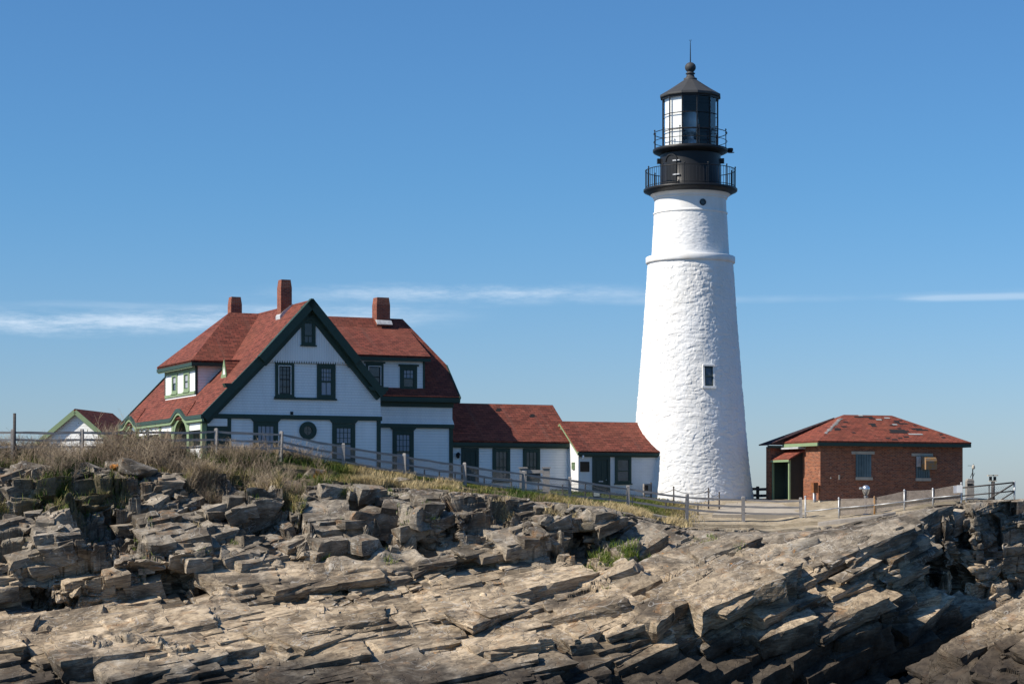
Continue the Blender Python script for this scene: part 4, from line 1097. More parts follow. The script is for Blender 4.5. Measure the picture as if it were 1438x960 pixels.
mb = MB(); mb.beam((E0-.11, ED-.2, 2.60), (E0-.11, ED+2.15, 4.32), .05, .17); mb.beam((E0-.11, ED+4.48, 2.60), (E0-.11, ED+2.15, 4.32), .05, .17)
mb.prism([(ED+1.6, 3.65), (ED+2.15, 4.1), (ED+2.7, 3.65), (ED+2.15, 3.6)], 'x', E0-.1, E0-.06)
mb.build('rake_board', M_PALEG, entry)
door(entry, 17.66, 18.76, .25, 2.42, ED)
mb = MB(); mb.box(18.05, 18.32, ED-.05, ED-.035, 1.02, 1.09); mb.build('letter_slot', M_STEEL, entry)
window(entry, 19.08, 20.10, .95, 2.42, ED, 1, 1, 1, 1, fr=.12, split=.48)
mb = MB(); mb.box(E0-.06, E0-.002, ED+.42, ED+.72, 1.72, 2.12)
for k in range(5): mb.obox((E0-.08, ED+.57, 1.77+.08*k), (.02, 0, -.015), (0, .14, 0), (0, 0, .008))
mb.build('louvre_vent', M_PALEG, entry)
plq = thing('plaque', 'square dark bronze plaque on the white entry building left of its green door', 'plaque', (17.1, ED, 1.85), H)
M_BRONZE = metal('dark_bronze', (.06, .045, .035), .5, .7)
mb = MB(); mb.box(16.94, 17.44, ED-.03, ED-.002, 1.62, 2.12); mb.build('plate', M_BRONZE, plq)
mb = MB(); mb.box(16.91, 16.94, ED-.04, ED-.002, 1.59, 2.15); mb.box(17.44, 17.47, ED-.04, ED-.002, 1.59, 2.15); mb.box(16.94, 17.44, ED-.04, ED-.002, 1.59, 1.62); mb.box(16.94, 17.44, ED-.04, ED-.002, 2.12, 2.15)
for k in range(6): mb.box(17.0, 17.38-.05*(k % 3), ED-.034, ED-.0305, 1.69+k*.065, 1.715+k*.065)
mb.build('rim', M_BRONZE, plq)
flood = thing('flood_lamp', 'small white lamp under the eaves of the white entry building', 'lamp', (17.0, ED, 2.5), H)
mb = MB(); mb.lathe([(.02, .1), (.06, .08), (.07, -.06), (.05, -.1), (0, -.1)], 12, (17.0, ED-.18, 2.40)); mb.build('lamp_shade', M_WHITE, flood)
mb = MB(); mb.tube((17.0, ED-.002, 2.45), (17.0, ED-.15, 2.45), .02); mb.build('bracket', M_WHITE, flood)
meter = thing('utility_box', 'grey utility box standing against the white entry building beside the tower', 'box', (20.6, ED-.9, -.25), H)
mb = MB(); mb.box(20.42, 20.85, ED-.98, ED-.82, .32, .92); mb.build('case', M_CONCD, meter)
mb = MB(); mb.box(20.46, 20.66, ED-1.0, ED-.985, .4, .84); mb.build('lid', M_BRONZE, meter)
mb = MB(); mb.tube((20.9, ED-.9, -.7), (20.9, ED-.9, 1.0), .05); mb.tube((20.45, ED-.9, -.7), (20.45, ED-.9, .32), .03); mb.build('post', M_WOODD, meter)

# ------------------------------------------------------------------ garage far left
GY = 124.0
G = Frame(105, GY, -8)
def gz(y): return (HY-y)/F*GY
gar = thing('garage', 'small white gabled garage with red roof far behind the fence on the left', 'garage', (0, 0, 1.6), G)
gpk = gz(573.5)
mb = MB(); mb.prism([(-2.7, .8), (1.75, .8), (1.75, gpk-1.62), (0, gpk-.16), (-2.7, gpk-2.28)], 'y', .25, 6.6); mb.build('wall', M_CLAP, gar)
mb = MB()
mb.slab([(0, 0, gpk), (2.1, 0, gpk-1.76), (2.1, 6.8, gpk-1.76), (0, 6.8, gpk)], .12)
mb.slab([(0, 0, gpk), (-3.3, 0, gpk-2.68), (-3.3, 6.8, gpk-2.68), (0, 6.8, gpk)], .12)
mb.build('roof', M_ROOF, gar)
mb = MB(); mb.beam((0, .02, gpk-.17), (2.05, .02, gpk-1.88), .06, .26); mb.beam((0, .02, gpk-.17), (-3.25, .02, gpk-2.78), .06, .26)
mb.build('rake_board', M_PALEG, gar)
mb = MB(); mb.box(-1.2, 1.2, .20, .25, .9, 2.6); mb.build('door', M_GREEN2, gar)

# ------------------------------------------------------------------ lighthouse
TX, TY = (969.5-CX)/F*123.5, 123.5
def tz(y): return (HY-y)/F*TY
def tr(r): return r/F*TY
tower = thing('lighthouse', 'tall white stone lighthouse tower with black lantern room and two black galleries', 'lighthouse', (TX, TY, -.4))
OFF[tower.name] = (0, 0, -.4)
def tower_white(name, stone):
    t = NT(name); co = t.coord('Object')
    f = t.noise(t.mapping(co, (1, 1, .3)), 1.1, 6, .65); g = t.noise(co, 4.5, 5, .7)
    c = t.mix(t.ramp(f, [(.42, 0), (.8, 1)]), (.80, .80, .79), (.70, .69, .655))
    c = t.mix(t.math('MULTIPLY', t.ramp(g, [(.62, 0), (.74, 1)]), .3), c, (.62, .58, .50))
    at = t.new('ShaderNodeAttribute', attribute_name='stain').outputs['Fac']
    c = t.mix(at, c, (.55, .44, .30))
    n = t.bump(t.noise(co, 14 if stone else 9, 5, .6), .45, .02)
    return t.out(c, n, .6)
M_TOWER = tower_white('white_rubble_masonry', True); M_TOWER2 = tower_white('white_plaster', False)
def curve_r(z, pts):
    zs = [p[0] for p in pts]; rs = [p[1] for p in pts]; return np.interp(z, zs, rs)
LOWER = [(-1.6, tr(92.5)), (tz(703), tr(89)), (tz(690), tr(87)), (tz(660), tr(83)), (tz(620), tr(79)), (tz(585), tr(76)), (tz(520), tr(70.7)), (tz(450), tr(65.2)), (tz(371), tr(60))]
NA, NZ = 620, 520
zz = np.linspace(-1.6, tz(370), NZ); aa = np.linspace(0, 2*pi, NA+1)
A_, Z_ = np.meshgrid(aa, zz, indexing='ij')
rad = np.interp(Z_, [p[0] for p in LOWER], [p[1] for p in LOWER])
# painted rubble: irregular stones of many sizes
ua = A_/(2*pi)*60.0; um = A_*3.0
cx_, sx_ = np.cos(A_)*3.0, np.sin(A_)*3.0
wz = fbm(cx_*1.2, sx_*1.2, Z_*1.2, 301, 3)*.62; wa = fbm(cx_*1.2, sx_*1.2, Z_*1.2, 311, 3)*.9
def stones(La, Lz, seed):
    Nper = int(round(2*pi*3.0/La)); q = (A_/(2*pi)*Nper + wa/La); zq = (Z_+wz)/Lz
    kz = np.floor(zq); fz = zq-kz; q = q+_h(kz, kz*0, kz*0, seed)*5; q = np.mod(q, Nper); ka = np.floor(q); fa = q-ka
    e = np.minimum(np.minimum(fa, 1-fa)*La, np.minimum(fz, 1-fz)*Lz)
    return _h(ka, kz, ka*0, seed+3), e, (_h(ka, kz, ka*0, seed+5)-.5)*(fa-.5)+(_h(ka, kz, ka*0, seed+6)-.5)*(fz-.5)
h1, e1_, t1 = stones(.56, .26, 401); h2, e2_, t2 = stones(.30, .18, 431)
sel = sstep(-.06, .06, fbm(cx_*.9, sx_*.9, Z_*.9, 451, 2))
hh = h1*(1-sel)+h2*sel; ee = np.minimum(e1_*(1-sel)+e2_*sel, .2); tt = t1*(1-sel)+t2*sel
bump_ = .6*((hh-.5)*.045 + tt*.07 - .020*(1-sstep(0, .05, ee))*(.2+hh) + fbm(cx_*2.4, sx_*2.4, Z_*3.6, 471, 4)*.055 + fbm(cx_*8, sx_*8, Z_*11, 475, 2)*.026)
topf = 1-sstep(tz(374), tz(371), Z_)*.9
rad = rad + bump_*topf
Vt = np.stack([rad*np.cos(A_), rad*np.sin(A_), Z_+.4], axis=-1)
body = grid_mesh('stone_tower', Vt, NA+1, NZ, M_TOWER, {'stain': np.clip(fbm(cx_, sx_, Z_*.4, 481, 4)*.25, 0, .12)}, smooth_shade=True)
body.parent = tower; OFF[body.name] = (0, 0, -.4)
# belt
mb = MB()
mb.lathe([(tr(54), tz(360.5)), (tr(61.8), tz(361.5)), (tr(62.6), tz(362.2)), (tr(62.6), tz(369.3)), (tr(62.0), tz(370.3)), (tr(59), tz(371.5)), (tr(58), tz(371.5))], 96)
belt = mb.build('stone_belt', M_TOWER2, tower)
at = belt.data.attributes.new('stain', 'FLOAT', 'POINT')
for i, v in enumerate(belt.data.vertices):
    ang = atan2(v.co.y, v.co.x); at.data[i].value = .4*max(0, sin(ang*7+1)*.5+.3*sin(ang*17)) if v.co.z < tz(363)+.4 else 0
# upper plastered drum
NA2, NZ2 = 400, 260
zz = np.linspace(tz(361), tz(274), NZ2); aa = np.linspace(0, 2*pi, NA2+1); A2, Z2 = np.meshgrid(aa, zz, indexing='ij')
UP = [(tz(361), tr(54.4)), (tz(302), tr(51.0)), (tz(301.5), tr(52.0)), (tz(299.5), tr(52.0)), (tz(299), tr(50.6)), (tz(281.5), tr(50.0)), (tz(280.5), tr(51.6)), (tz(278.6), tr(51.8)), (tz(277.6), tr(52.6)), (tz(276), tr(54.4)), (tz(274), tr(56.2))]
r2 = np.interp(Z2, [p[0] for p in UP], [p[1] for p in UP]); c2, s2 = np.cos(A2)*2.2, np.sin(A2)*2.2
rough2 = sstep(tz(361), tz(352), Z2)*(1-sstep(tz(304), tz(302), Z2))
r2 = r2 + (fbm(c2*6+Z2*3, s2*6+Z2*3, Z2*9-A2*3, 501, 4)*.034*rough2) + fbm(c2*1.2, s2*1.2, Z2*1.2, 511, 3)*.02
drum = grid_mesh('plastered_drum', np.stack([r2*np.cos(A2), r2*np.sin(A2), Z2+.4], -1), NA2+1, NZ2, M_TOWER2, {'stain': np.clip(sstep(tz(277.5), tz(275), Z2)*.35+fbm(c2*1.5, s2*1.5, Z2*.3, 521, 4)*.3, 0, .35)}, True)
drum.parent = tower; OFF[drum.name] = (0, 0, -.4)
# window in the stone, facing the front right
def on_tower(px, y, r):                           # angle of a point on the tower seen at pixel column px
    return -pi/2 + math.asin((px-969.5)/r)
wa_ = on_tower(988.6, 528, 71.4)
def radial(a, s, r, z): return (r*cos(a)-s*sin(a), r*sin(a)+s*cos(a), z)
def rbox(mb, a, s0, s1, r0, r1, z0, z1, tilt=0.0):
    vs = [radial(a, s, r+tilt*(z-z0)*-1, z) for z in (z0, z1) for (s, r) in ((s0, r0), (s1, r0), (s1, r1), (s0, r1))]
    mb.mesh(vs, [(3,2,1,0),(4,5,6,7),(0,1,5,4),(1,2,6,5),(2,3,7,6),(3,0,4,7)])
R_ = tr(71.2); TL = .075
mb = MB()
z0, z1 = tz(545.4), tz(518.2)
rbox(mb, wa_, -.36, -.25, R_-.3, R_+.125, z0, z1, TL); rbox(mb, wa_, .25, .36, R_-.3, R_+.125, z0, z1, TL)
rbox(mb, wa_, -.36, .36, R_-.38, R_+.12, z1+.002, z1+.1, TL); rbox(mb, wa_, -.42, .42, R_-.3, R_+.16, z0-.13, z0-.002, TL)
tw = mb.build('window', M_TOWER2, tower)
mb = MB(); rbox(mb, wa_, -.25, .25, R_-.20, R_+.085, z0+.01, z1-.01, TL); mb.build('pane', M_GLASS, tw)
mb = MB()
for (s0, s1, q0, q1) in ((-.25, -.19, 0, 1), (.19, .25, 0, 1), (-.19, .19, .94, 1), (-.19, .19, 0, .06), (-.19, .19, .47, .53)):
    rbox(mb, wa_, s0, s1, R_-.05, R_+.11, z0+.01+(z1-z0-.02)*q0, z0+.01+(z1-z0-.02)*q1, TL)
mb.build('sash', paint('dark_green_sash', (.045, .07, .07), .6), tw)
# porthole
pa = on_tower(982.5, 283, 50.2); pr_ = tr(50.0); zc = tz(290.5)
def pring(mb, r0, r1, d0, d1, n=24):
    for i in range(n):
        a0, a1 = 2*pi*i/n, 2*pi*(i+1)/n
        vs = [radial(pa, rr*cos(a), dd, zc+rr*sin(a)) for dd in (d0, d1) for (rr, a) in ((r0, a0), (r1, a0), (r1, a1), (r0, a1))]
        mb.mesh(vs, [(3,2,1,0),(4,5,6,7),(0,1,5,4),(1,2,6,5),(2,3,7,6),(3,0,4,7)])
mb = MB(); pring(mb, .135, .19, pr_-.1, pr_+.045); ph = mb.build('porthole', M_BLACK, tower)
mb = MB(); mb.mesh([radial(pa, .14*cos(2*pi*i/24), pr_+.02, zc+.14*sin(2*pi*i/24)) for i in range(24)], [tuple(range(24))]); mb.build('pane', M_GLASS, ph)
# lower gallery
mb = MB()
mb.lathe([(tr(54), tz(274.5)), (tr(57), tz(274)), (tr(61), tz(271.5)), (tr(64.8), tz(270)), (tr(65.8), tz(269)), (tr(65.8), tz(266.6)), (tr(65.0), tz(266)), (tr(40), tz(265.6))], 96)
gal = mb.build('lower_gallery', M_BLACK, tower)
def railing(parent, r, zb, zt, nposts, nbal, rings, a0=0.0, thick=.028, name='railing'):
    m = MB()
    for zr, rr in rings:
        m.path([(r*cos(2*pi*i/72), r*sin(2*pi*i/72), zr) for i in range(72)], rr, 5, closed=True)
    rl = m.build(name, M_BLACK, parent)
    for i in range(nposts):
        a = a0+2*pi*i/nposts; mp = MB(); mp.tube((r*cos(a), r*sin(a), zb), (r*cos(a), r*sin(a), zt+.10), thick, 6)
        mp.lathe([(0, .17), (.045, .13), (.045, .09), (thick, .06)], 8, (r*cos(a), r*sin(a), zt)); mp.build('rail_post', M_BLACK, rl)
    if nbal:
        m = MB()
        for i in range(nbal):
            a = a0+2*pi*(i+.5)/nbal; m.tube((r*cos(a), r*sin(a), zb), (r*cos(a), r*sin(a), zt), .0125, 4, caps=False)
        m.build('balusters', M_BLACK, rl)
    return rl
railing(tower, tr(63), tz(266), tz(240), 12, 84, [(tz(240), .026), (tz(263.6), .022)], a0=radians(18), name='lower_railing')
# watch room
mb = MB(); mb.lathe([(tr(43.2), tz(266)), (tr(43.2), tz(263.5)), (tr(42.6), tz(262.8)), (tr(42.4), tz(218)), (tr(42.4), tz(214))], 72); wroom = mb.build('watch_room', M_BLACK, tower)
da = on_tower(940.5, 235, 42.6); dr_ = tr(42.5)
def cyl_patch(mb, ac, w0, w1, zlo, ztop, r0, r1, n=8):
    """curved patch on the watch room; ztop a function of the offset"""
    for i in range(n):
        s0, s1 = w0+(w1-w0)*i/n, w0+(w1-w0)*(i+1)/n
        vs = []
        for rr in (r0, r1):
            for (s, z) in ((s0, zlo(s0) if callable(zlo) else zlo), (s1, zlo(s1) if callable(zlo) else zlo), (s1, ztop(s1)), (s0, ztop(s0))):
                a = ac+s/dr_; vs.append((rr*cos(a), rr*sin(a), z))
        mb.mesh(vs, [(3,2,1,0),(4,5,6,7),(0,1,5,4),(1,2,6,5),(2,3,7,6),(3,0,4,7)])
dz0 = tz(262); dsp = tz(231.5)
arch = lambda s: dsp+sqrt(max(0, .36**2-s*s))
mb = MB(); cyl_patch(mb, da, -.36, .36, dz0, arch, dr_-.01, dr_+.05, 16); dd_ = mb.build('arched_door', M_BLACK, tower)
mb = MB(); outer = lambda s: dsp+sqrt(max(0, .44**2-s*s)); cyl_patch(mb, da, -.44, .44, lambda s: dsp+sqrt(max(0, .36**2-s*s)) if abs(s) < .36 else dsp, outer, dr_, dr_+.10, 22); mb.build('door_arch', M_BLACK, dd_)
for zh in (tz(231), tz(250.5)):
    mb = MB(); cyl_patch(mb, da, .14, .56, zh-.035, lambda s: zh+.035, dr_+.04, dr_+.085, 5); mb.build('hinge', M_STEEL, dd_)
for a_, nm in ((on_tower(930, 0, 42.5)-.25, 0), (on_tower(1008, 0, 42.5)+.25, 1)):
    mb = MB(); rbox(mb, a_, -.11, .11, dr_-.02, dr_+.2, tz(231), tz(224)); mb.build('wall_vent', M_BLACK, tower)
# upper gallery and its rails
mb = MB(); mb.lathe([(tr(42.3), tz(218.5)), (tr(44), tz(218)), (tr(48), tz(216.4)), (tr(51.8), tz(214.6)), (tr(52.7), tz(213.4)), (tr(52.7), tz(210.8)), (tr(52), tz(210.2)), (tr(36), tz(209.8))], 96)
mb.build('upper_gallery', M_BLACK, tower)
railing(tower, tr(51.3), tz(210.2), tz(187.8), 12, 0, [(tz(187.8), .024), (tz(199.5), .02)], a0=radians(9-90), thick=.022, name='upper_railing')
# lantern, twelve sided
LA = [radians(-90+8.8+30*k) for k in range(12)]; LR = tr(39.5)
zb_, zt_ = tz(210), tz(139)
mb = MB()
mb.lathe([(LR+.05, zb_-.02), (LR+.05, zb_+.10), (LR-.10, zb_+.10)], 12, a0=LA[0], smooth=False)
mb.lathe([(LR-.10, zt_-.08), (LR+.05, zt_-.08), (LR+.05, zt_+.06)], 12, a0=LA[0], smooth=False)
lan = mb.build('lantern', M_BLACK, tower)
for a in LA:
    mb = MB(); mb.tube((LR*cos(a), LR*sin(a), zb_+.05), (LR*cos(a), LR*sin(a), zt_), .040, 6); mb.build('mullion', M_BLACK, lan)
mb = MB()
for zr in (tz(163.5), tz(186.5)):
    mb.path([(LR*cos(a), LR*sin(a), zr) for a in LA], .026, 5, closed=True)
mb.build('glazing_bar', M_BLACK, lan)
def lantern_glass():
    m = bpy.data.materials.new('lantern_glass'); m.use_nodes = True; t = m.node_tree; t.nodes.clear()
    o = t.nodes.new('ShaderNodeOutputMaterial'); tr_ = t.nodes.new('ShaderNodeBsdfTransparent'); gl = t.nodes.new('ShaderNodeBsdfGlossy'); mx = t.nodes.new('ShaderNodeMixShader'); lw = t.nodes.new('ShaderNodeLayerWeight')
    rp = t.nodes.new('ShaderNodeMapRange'); t.links.new(lw.outputs['Facing'], rp.inputs[0]); rp.inputs[1].default_value = .3; rp.inputs[2].default_value = 1; rp.inputs[3].default_value = .035; rp.inputs[4].default_value = .45
    tr_.inputs[0].default_value = (.98, .99, .99, 1); gl.inputs['Roughness'].default_value = .03
    t.links.new(rp.outputs[0], mx.inputs[0]); t.links.new(tr_.outputs[0], mx.inputs[1]); t.links.new(gl.outputs[0], mx.inputs[2]); t.links.new(mx.outputs[0], o.inputs[0]); return m
M_LGLASS = lantern_glass()
M_CURT = paint('white_curtain', (.86, .86, .84), .8, .05); M_CURT_SHADE = paint('shaded_curtain', (.022, .032, .05), .8)  # dark blue paints in the unlit inner side of the white curtains
def lpane(mb, a, b, r, z0, z1, f0=0.0, f1=1.0):
    p, q = Vector((r*cos(a), r*sin(a), 0)), Vector((r*cos(b), r*sin(b), 0))
    u, v = p+(q-p)*f0, p+(q-p)*f1
    n_ = Vector((cos((a+b)/2), sin((a+b)/2), 0))*.012
    vs = [(w_.x, w_.y, z) for z in (z0, z1) for w_ in (u, v, v-n_, u-n_)]
    mb.mesh(vs, [(3,2,1,0),(4,5,6,7),(0,1,5,4),(1,2,6,5),(2,3,7,6),(3,0,4,7)])
for k in range(12):
    a, b = LA[k], LA[(k+1) % 12]
    mb = MB(); p_, q_ = (LR-.03)*Vector((cos(a), sin(a), 0)), (LR-.03)*Vector((cos(b), sin(b), 0)); mb.face([(p_.x, p_.y, zb_+.10), (q_.x, q_.y, zb_+.10), (q_.x, q_.y, zt_-.06), (p_.x, p_.y, zt_-.06)]); mb.build('lantern_pane', M_LGLASS, lan, fix=False)
    deg = (math.degrees(a)+15+90+180) % 360-180        # 0 faces the viewer
    if deg < -20 and deg > -150:
        mb = MB(); lpane(mb, a, b, LR-.13, zb_+.12, zt_-.07); mb.build('curtain', M_CURT, lan)
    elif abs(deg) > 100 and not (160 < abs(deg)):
        mb = MB(); lpane(mb, a, b, LR-.13, zb_+.12, zt_-.07); mb.build('curtain', M_CURT_SHADE, lan)
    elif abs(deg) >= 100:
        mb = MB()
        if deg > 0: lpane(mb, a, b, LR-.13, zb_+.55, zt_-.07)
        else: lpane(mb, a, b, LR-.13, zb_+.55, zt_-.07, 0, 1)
        mb.build('curtain', M_CURT_SHADE, lan)
mb = MB(); mb.lathe([(.42, zb_), (.42, zb_+.5), (.2, zb_+.6), (.2, zb_+.9), (.42, zb_+.95), (.42, zb_+1.0), (.12, zb_+1.02)], 20); mb.build('lens_pedestal', M_STEEL, lan)
mb = MB()
prof = []
for i in range(17): prof.append((.30+.16*sin(pi*i/16)+(.02 if i % 2 else 0), zb_+1.02+1.15*i/16))
mb.lathe(prof+[(0, zb_+2.2)], 24)
mb.build('lens', glass('lens_glass', (.30, .40, .48), .05, (.5, .6, .66)), lan)
# roof, ball, rod
mb = MB()
RR = tr(43.6)
mb.lathe([(LR-.1, zt_+.02), (RR-.02, zt_+.03), (RR, zt_+.07), (RR-.01, zt_+.18), (RR-.10, zt_+.22)], 12, a0=LA[0], smooth=False)
mb.lathe([(RR-.08, zt_+.215), (tr(30), tz(126.8)), (tr(18), tz(118.8)), (tr(9.2), tz(112.8))], 12, a0=LA[0], smooth=False)
M_ROOFB = paint('grey_black_roof', (.055, .057, .06), .6, .35)
lroof = mb.build('lantern_roof', M_ROOFB, tower)
mb = MB()
mb.lathe([(tr(9.2), tz(113)), (tr(9.4), tz(110.5)), (tr(6.5), tz(109.5)), (tr(5.2), tz(106)), (tr(5.2), tz(104.8)), (tr(6.6), tz(104.3)), (tr(6.6), tz(103)), (tr(4.6), tz(102)), (tr(4.8), tz(101))] +
         [(tr(7.7)*sin(t_), tz(95)-tr(7.3)*cos(t_)) for t_ in [radians(q) for q in range(40, 181, 10)]], 32)
mb.build('ventilator_ball', M_ROOFB, lroof)
mb = MB(); mb.tube((0, 0, tz(88.5)), (0, 0, tz(60)), .035, 6, .018); mb.tube((0, 0, tz(60)), (0, 0, tz(55.5)), .012, 4, .006)
mb.tube((0, 0, tz(59)), (-.07, .02, tz(56)), .008, 4); mb.tube((0, 0, tz(59)), (.07, -.02, tz(56)), .008, 4)
mb.build('lightning_rod', M_BLACK, lroof)
# fog signal arm on the right of the upper gallery
spk = thing('gallery_lamp', 'small black lamp on an arm off the right side of the upper gallery', 'lamp', (TX+tr(52), TY, tz(214)))
OFF[spk.name] = (tr(52), 0, tz(214))
mb = MB(); mb.box(tr(50), tr(59), -.05, .05, tz(213.8), tz(212.6)); mb.build('arm', M_BLACK, spk)
mb = MB(); mb.lathe([(.12, 0), (.17, .02), (.17, .16), (.13, .18), (.0, .18)], 14, (tr(56), 0, tz(212.6))); mb.lathe([(.0, -.03), (.2, -.02), (.2, 0.0), (.05, .02)], 14, (tr(57), 0, tz(214))); mb.build('lamp_body', M_BLACK, spk)

# ------------------------------------------------------------------ brick fog signal building
B = Frame(1152, 119.0, 22.0)
M_ROOFDK = shingles('dark_shingles', (.05, .03, .034), (.035, .024, .028), (.02, .016, .018))
bb = thing('brick_building', 'low red brick building with hipped worn red roof standing right of the lighthouse', 'building', (4, 0, -.3), B)
BW, BD_, BH = 9.35, 5.2, 3.12
mb = MB(); mb.box(0, BW, 0, BD_, .0, BH); mb.box(-.95, -.001, 3.98, 4.5, .0, BH-.05); mb.build('wall', M_BRICK, bb)
M_PLINTH = concrete('sunny_concrete', (.50, .44, .34), (.40, .35, .27))
mb = MB(); mb.box(-.16, BW+.14, -.22, BD_+.1, -1.4, -.02); mb.box(-1.05, -.161, 1.9, 4.55, -1.4, -.02); mb.build('plinth', M_PLINTH, bb)
ev = .36; zr = 4.90; r0, r1 = 3.05, 6.25; rd = BD_/2
mb = MB()
fl_, fr_, bl_, br_ = (-ev, -ev, 3.30), (BW+ev, -ev, 3.30), (-ev, BD_+ev, 3.30), (BW+ev, BD_+ev, 3.30)
ra, rb = (r0, rd, zr), (r1, rd, zr)
mb.slab([ra, rb, fr_, fl_], .1); mb.slab([rb, br_, fr_], .1); mb.slab([ra, rb, br_, bl_], .1); mb.slab([ra, fl_, bl_], .1)
broof = mb.build('roof', M_ROOF2, bb)
mb = MB(); mb.slab([(-1.28, 3.68, 3.20), (-.42, 3.68, 3.26), (2.5, 2.75, 4.74)], .07); mb.slab([(-1.28, 3.68, 3.20), (2.5, 2.75, 4.74), (-1.28, 4.8, 3.20)], .07); mb.build('side_roof', M_ROOFDK, bb)
mb = MB(); mb.box(-ev+.02, BW+ev-.02, -ev+.01, -ev+.10, 3.02, 3.21); mb.box(-.02, BW+.02, -ev+.1, -.002, 3.10, 3.16); mb.box(BW+ev-.1, BW+ev-.01, -ev+.1, BD_+ev-.1, 3.02, 3.21)
mb.box(-1.26, -ev-.01, 3.70, 3.78, 2.98, 3.13)
mb.build('eaves_board', M_GREEN, bb)
mb = MB(); mb.box(-ev+.01, -ev+.10, -ev+.1, 3.69, 3.02, 3.20); mb.build('side_eaves_board', M_PALEG, bb)
# bare and slipped shingles
M_FELT = paint('bare_roofing_felt', (.022, .022, .024), .9); M_FELTG = paint('grey_torn_felt', (.38, .39, .38), .9)
prs = random.Random(5)
def roofpt(s, q):                                  # q: 0 at the eave .. 1 at the ridge, on the front slope
    return Vector((s, -ev+(rd+ev)*q, 3.30+(zr-3.30)*q))
up_ = (Vector((0, rd+ev, zr-3.30))).normalized(); nr_ = Vector((0, -(zr-3.30), rd+ev)).normalized()
def patch(mb, s, q, w_, h_, lift=.012):
    p = roofpt(s, q)+nr_*lift
    k = max(1, int(w_/.33)); rows = max(1, int(h_/.15))
    for r_ in range(rows):
        a = s-w_/2+prs.uniform(-.2, .2); b = a+w_*prs.uniform(.6, 1.05)
        base = roofpt(0, q)+nr_*(lift+.0012*prs.random()+.0005*r_)+up_*(r_*.15)
        mb.face([Vector((a, base.y, base.z)), Vector((b, base.y, base.z)), Vector((b, base.y, base.z))+up_*.145, Vector((a, base.y, base.z))+up_*.145])
mb = MB()
for (px_, py_, w_, h_) in ((1213, 586, 1.3, .15), (1232, 590, .5, .3), (1253, 598, .35, .15), (1230, 599, .5, .45), (1189, 600, .4, .15), (1168, 604, .6, .3), (1177, 593, .3, .2), (1196, 608, .3, .15), (1262, 592, .35, .15), (1265, 595.5, .6, .3), (1268, 602, .35, .15), (1268, 608, 1.3, .45), (1277, 614, .35, .15), (1263, 616, .3, .15), (1256, 618, .5, .3), (1289, 598, .35, .15), (1296, 604.5, .8, .3), (1304, 603.5, .7, .15), (1325, 611, .35, .15), (1330, 615, .35, .15), (1278, 591, .3, .15)):
    best = None
    for q100 in range(2, 99):
        q = q100/100; d_ = -ev+(rd+ev)*q; k_ = (px_-CX)/F
        ax_ = B.X0+d_*B.e2.x; ay_ = B.Y0+d_*B.e2.y; t_ = (k_*ay_-ax_)/(B.e1.x-k_*B.e1.y); Yp = ay_+t_*B.e1.y
        ypx = HY-F*(3.30+(zr-3.30)*q)/Yp
        if best is None or abs(ypx-py_) < best[0]: best = (abs(ypx-py_), t_, q)
    lo_, hi_ = -ev+(r0+ev)*best[2]+w_*.6+.3, BW+ev-(BW+ev-r1)*(best[2]+h_*.3)-w_*.75-.25
    if lo_ < hi_: mb = MB(); patch(mb, min(max(best[1], lo_), hi_), best[2], w_, h_); mb.build('bare_patch', M_FELT, broof, fix=False)
mb = MB()
for (s, q, w_) in ((5.1, .80, .5), (6.0, .62, .5), (6.4, .26, .9), (5.9, .87, .35), (4.2, .95, .4)): mb = MB(); patch(mb, s, q, w_, .15, .02); mb.build('torn_felt', M_FELTG, broof, fix=False)
mb = MB()
for i in range(16):
    q = .25+.6*i/16; s = -ev+(r0+ev)*q; p = roofpt(s, q)+nr_*.02
    mb.face([p+Vector((prs.uniform(-.1, .1), 0, 0))+nr_*.01, p+Vector((prs.uniform(.12, .3), 0, 0)), p+Vector((.2, 0, 0))+up_*.10, p+Vector((-.02, 0, 0))+up_*.12])
mb.build('torn_ridge_felt', M_FELTG, broof, fix=False)
# glass block windows
M_GBLK = glass('glass_blocks', (.045, .075, .09), .25, (.10, .15, .17))
for (a, b, z0, z1) in ((2.27, 3.27, 1.30, 2.58), (6.20, 7.12, 1.26, 2.50)):
    mb = MB(); mb.box(a-.28, b+.2, -.05, .05, z1+.002, z1+.16); wv_ = mb.build('window', M_CONC, bb)
    mb = MB(); mb.box(a-.02, b+.06, -.09, .05, z0-.17, z0-.002); mb.build('sill', M_CONC, wv_)
    mb = MB(); mb.box(a, b, -.02, .03, z0, z1); mb.build('pane', M_GBLK, wv_)
    mb = MB()
    nx, nz = 6, 7
    for i in range(nx):
        for j in range(nz):
            u0, u1 = a+(b-a)*(i+.1)/nx, a+(b-a)*(i+.9)/nx; v0, v1 = z0+(z1-z0)*(j+.08)/nz, z0+(z1-z0)*(j+.92)/nz
            mb.box(u0, u1, -.05, -.021, v0, v1)
    mb.build('glass_block', M_GBLK, wv_)
mb = MB()                                           # rusty exhaust hood
hood = [(-.02, 2.50), (-.30, 2.48), (-.46, 2.38), (-.52, 2.22), (-.52, 1.74), (-.02, 1.74)]
mb.prism(hood, 'x', 6.55, 7.28); mb.build('exhaust_hood', M_RUST, bb)
mb = MB(); mb.box(6.20, 6.50, -.1, -.0505, 1.9, 2.48); mb.build('hood_panel', M_STEEL, bb)
mb = MB(); mb.box(1.16, 1.24, -.04, -.002, 1.15, 1.42); mb.build('wall_bracket', M_CONC, bb); mb = MB(); mb.box(.62, .70, -.04, -.002, 1.2, 1.28); mb.build('wall_bracket', M_CONC, bb)
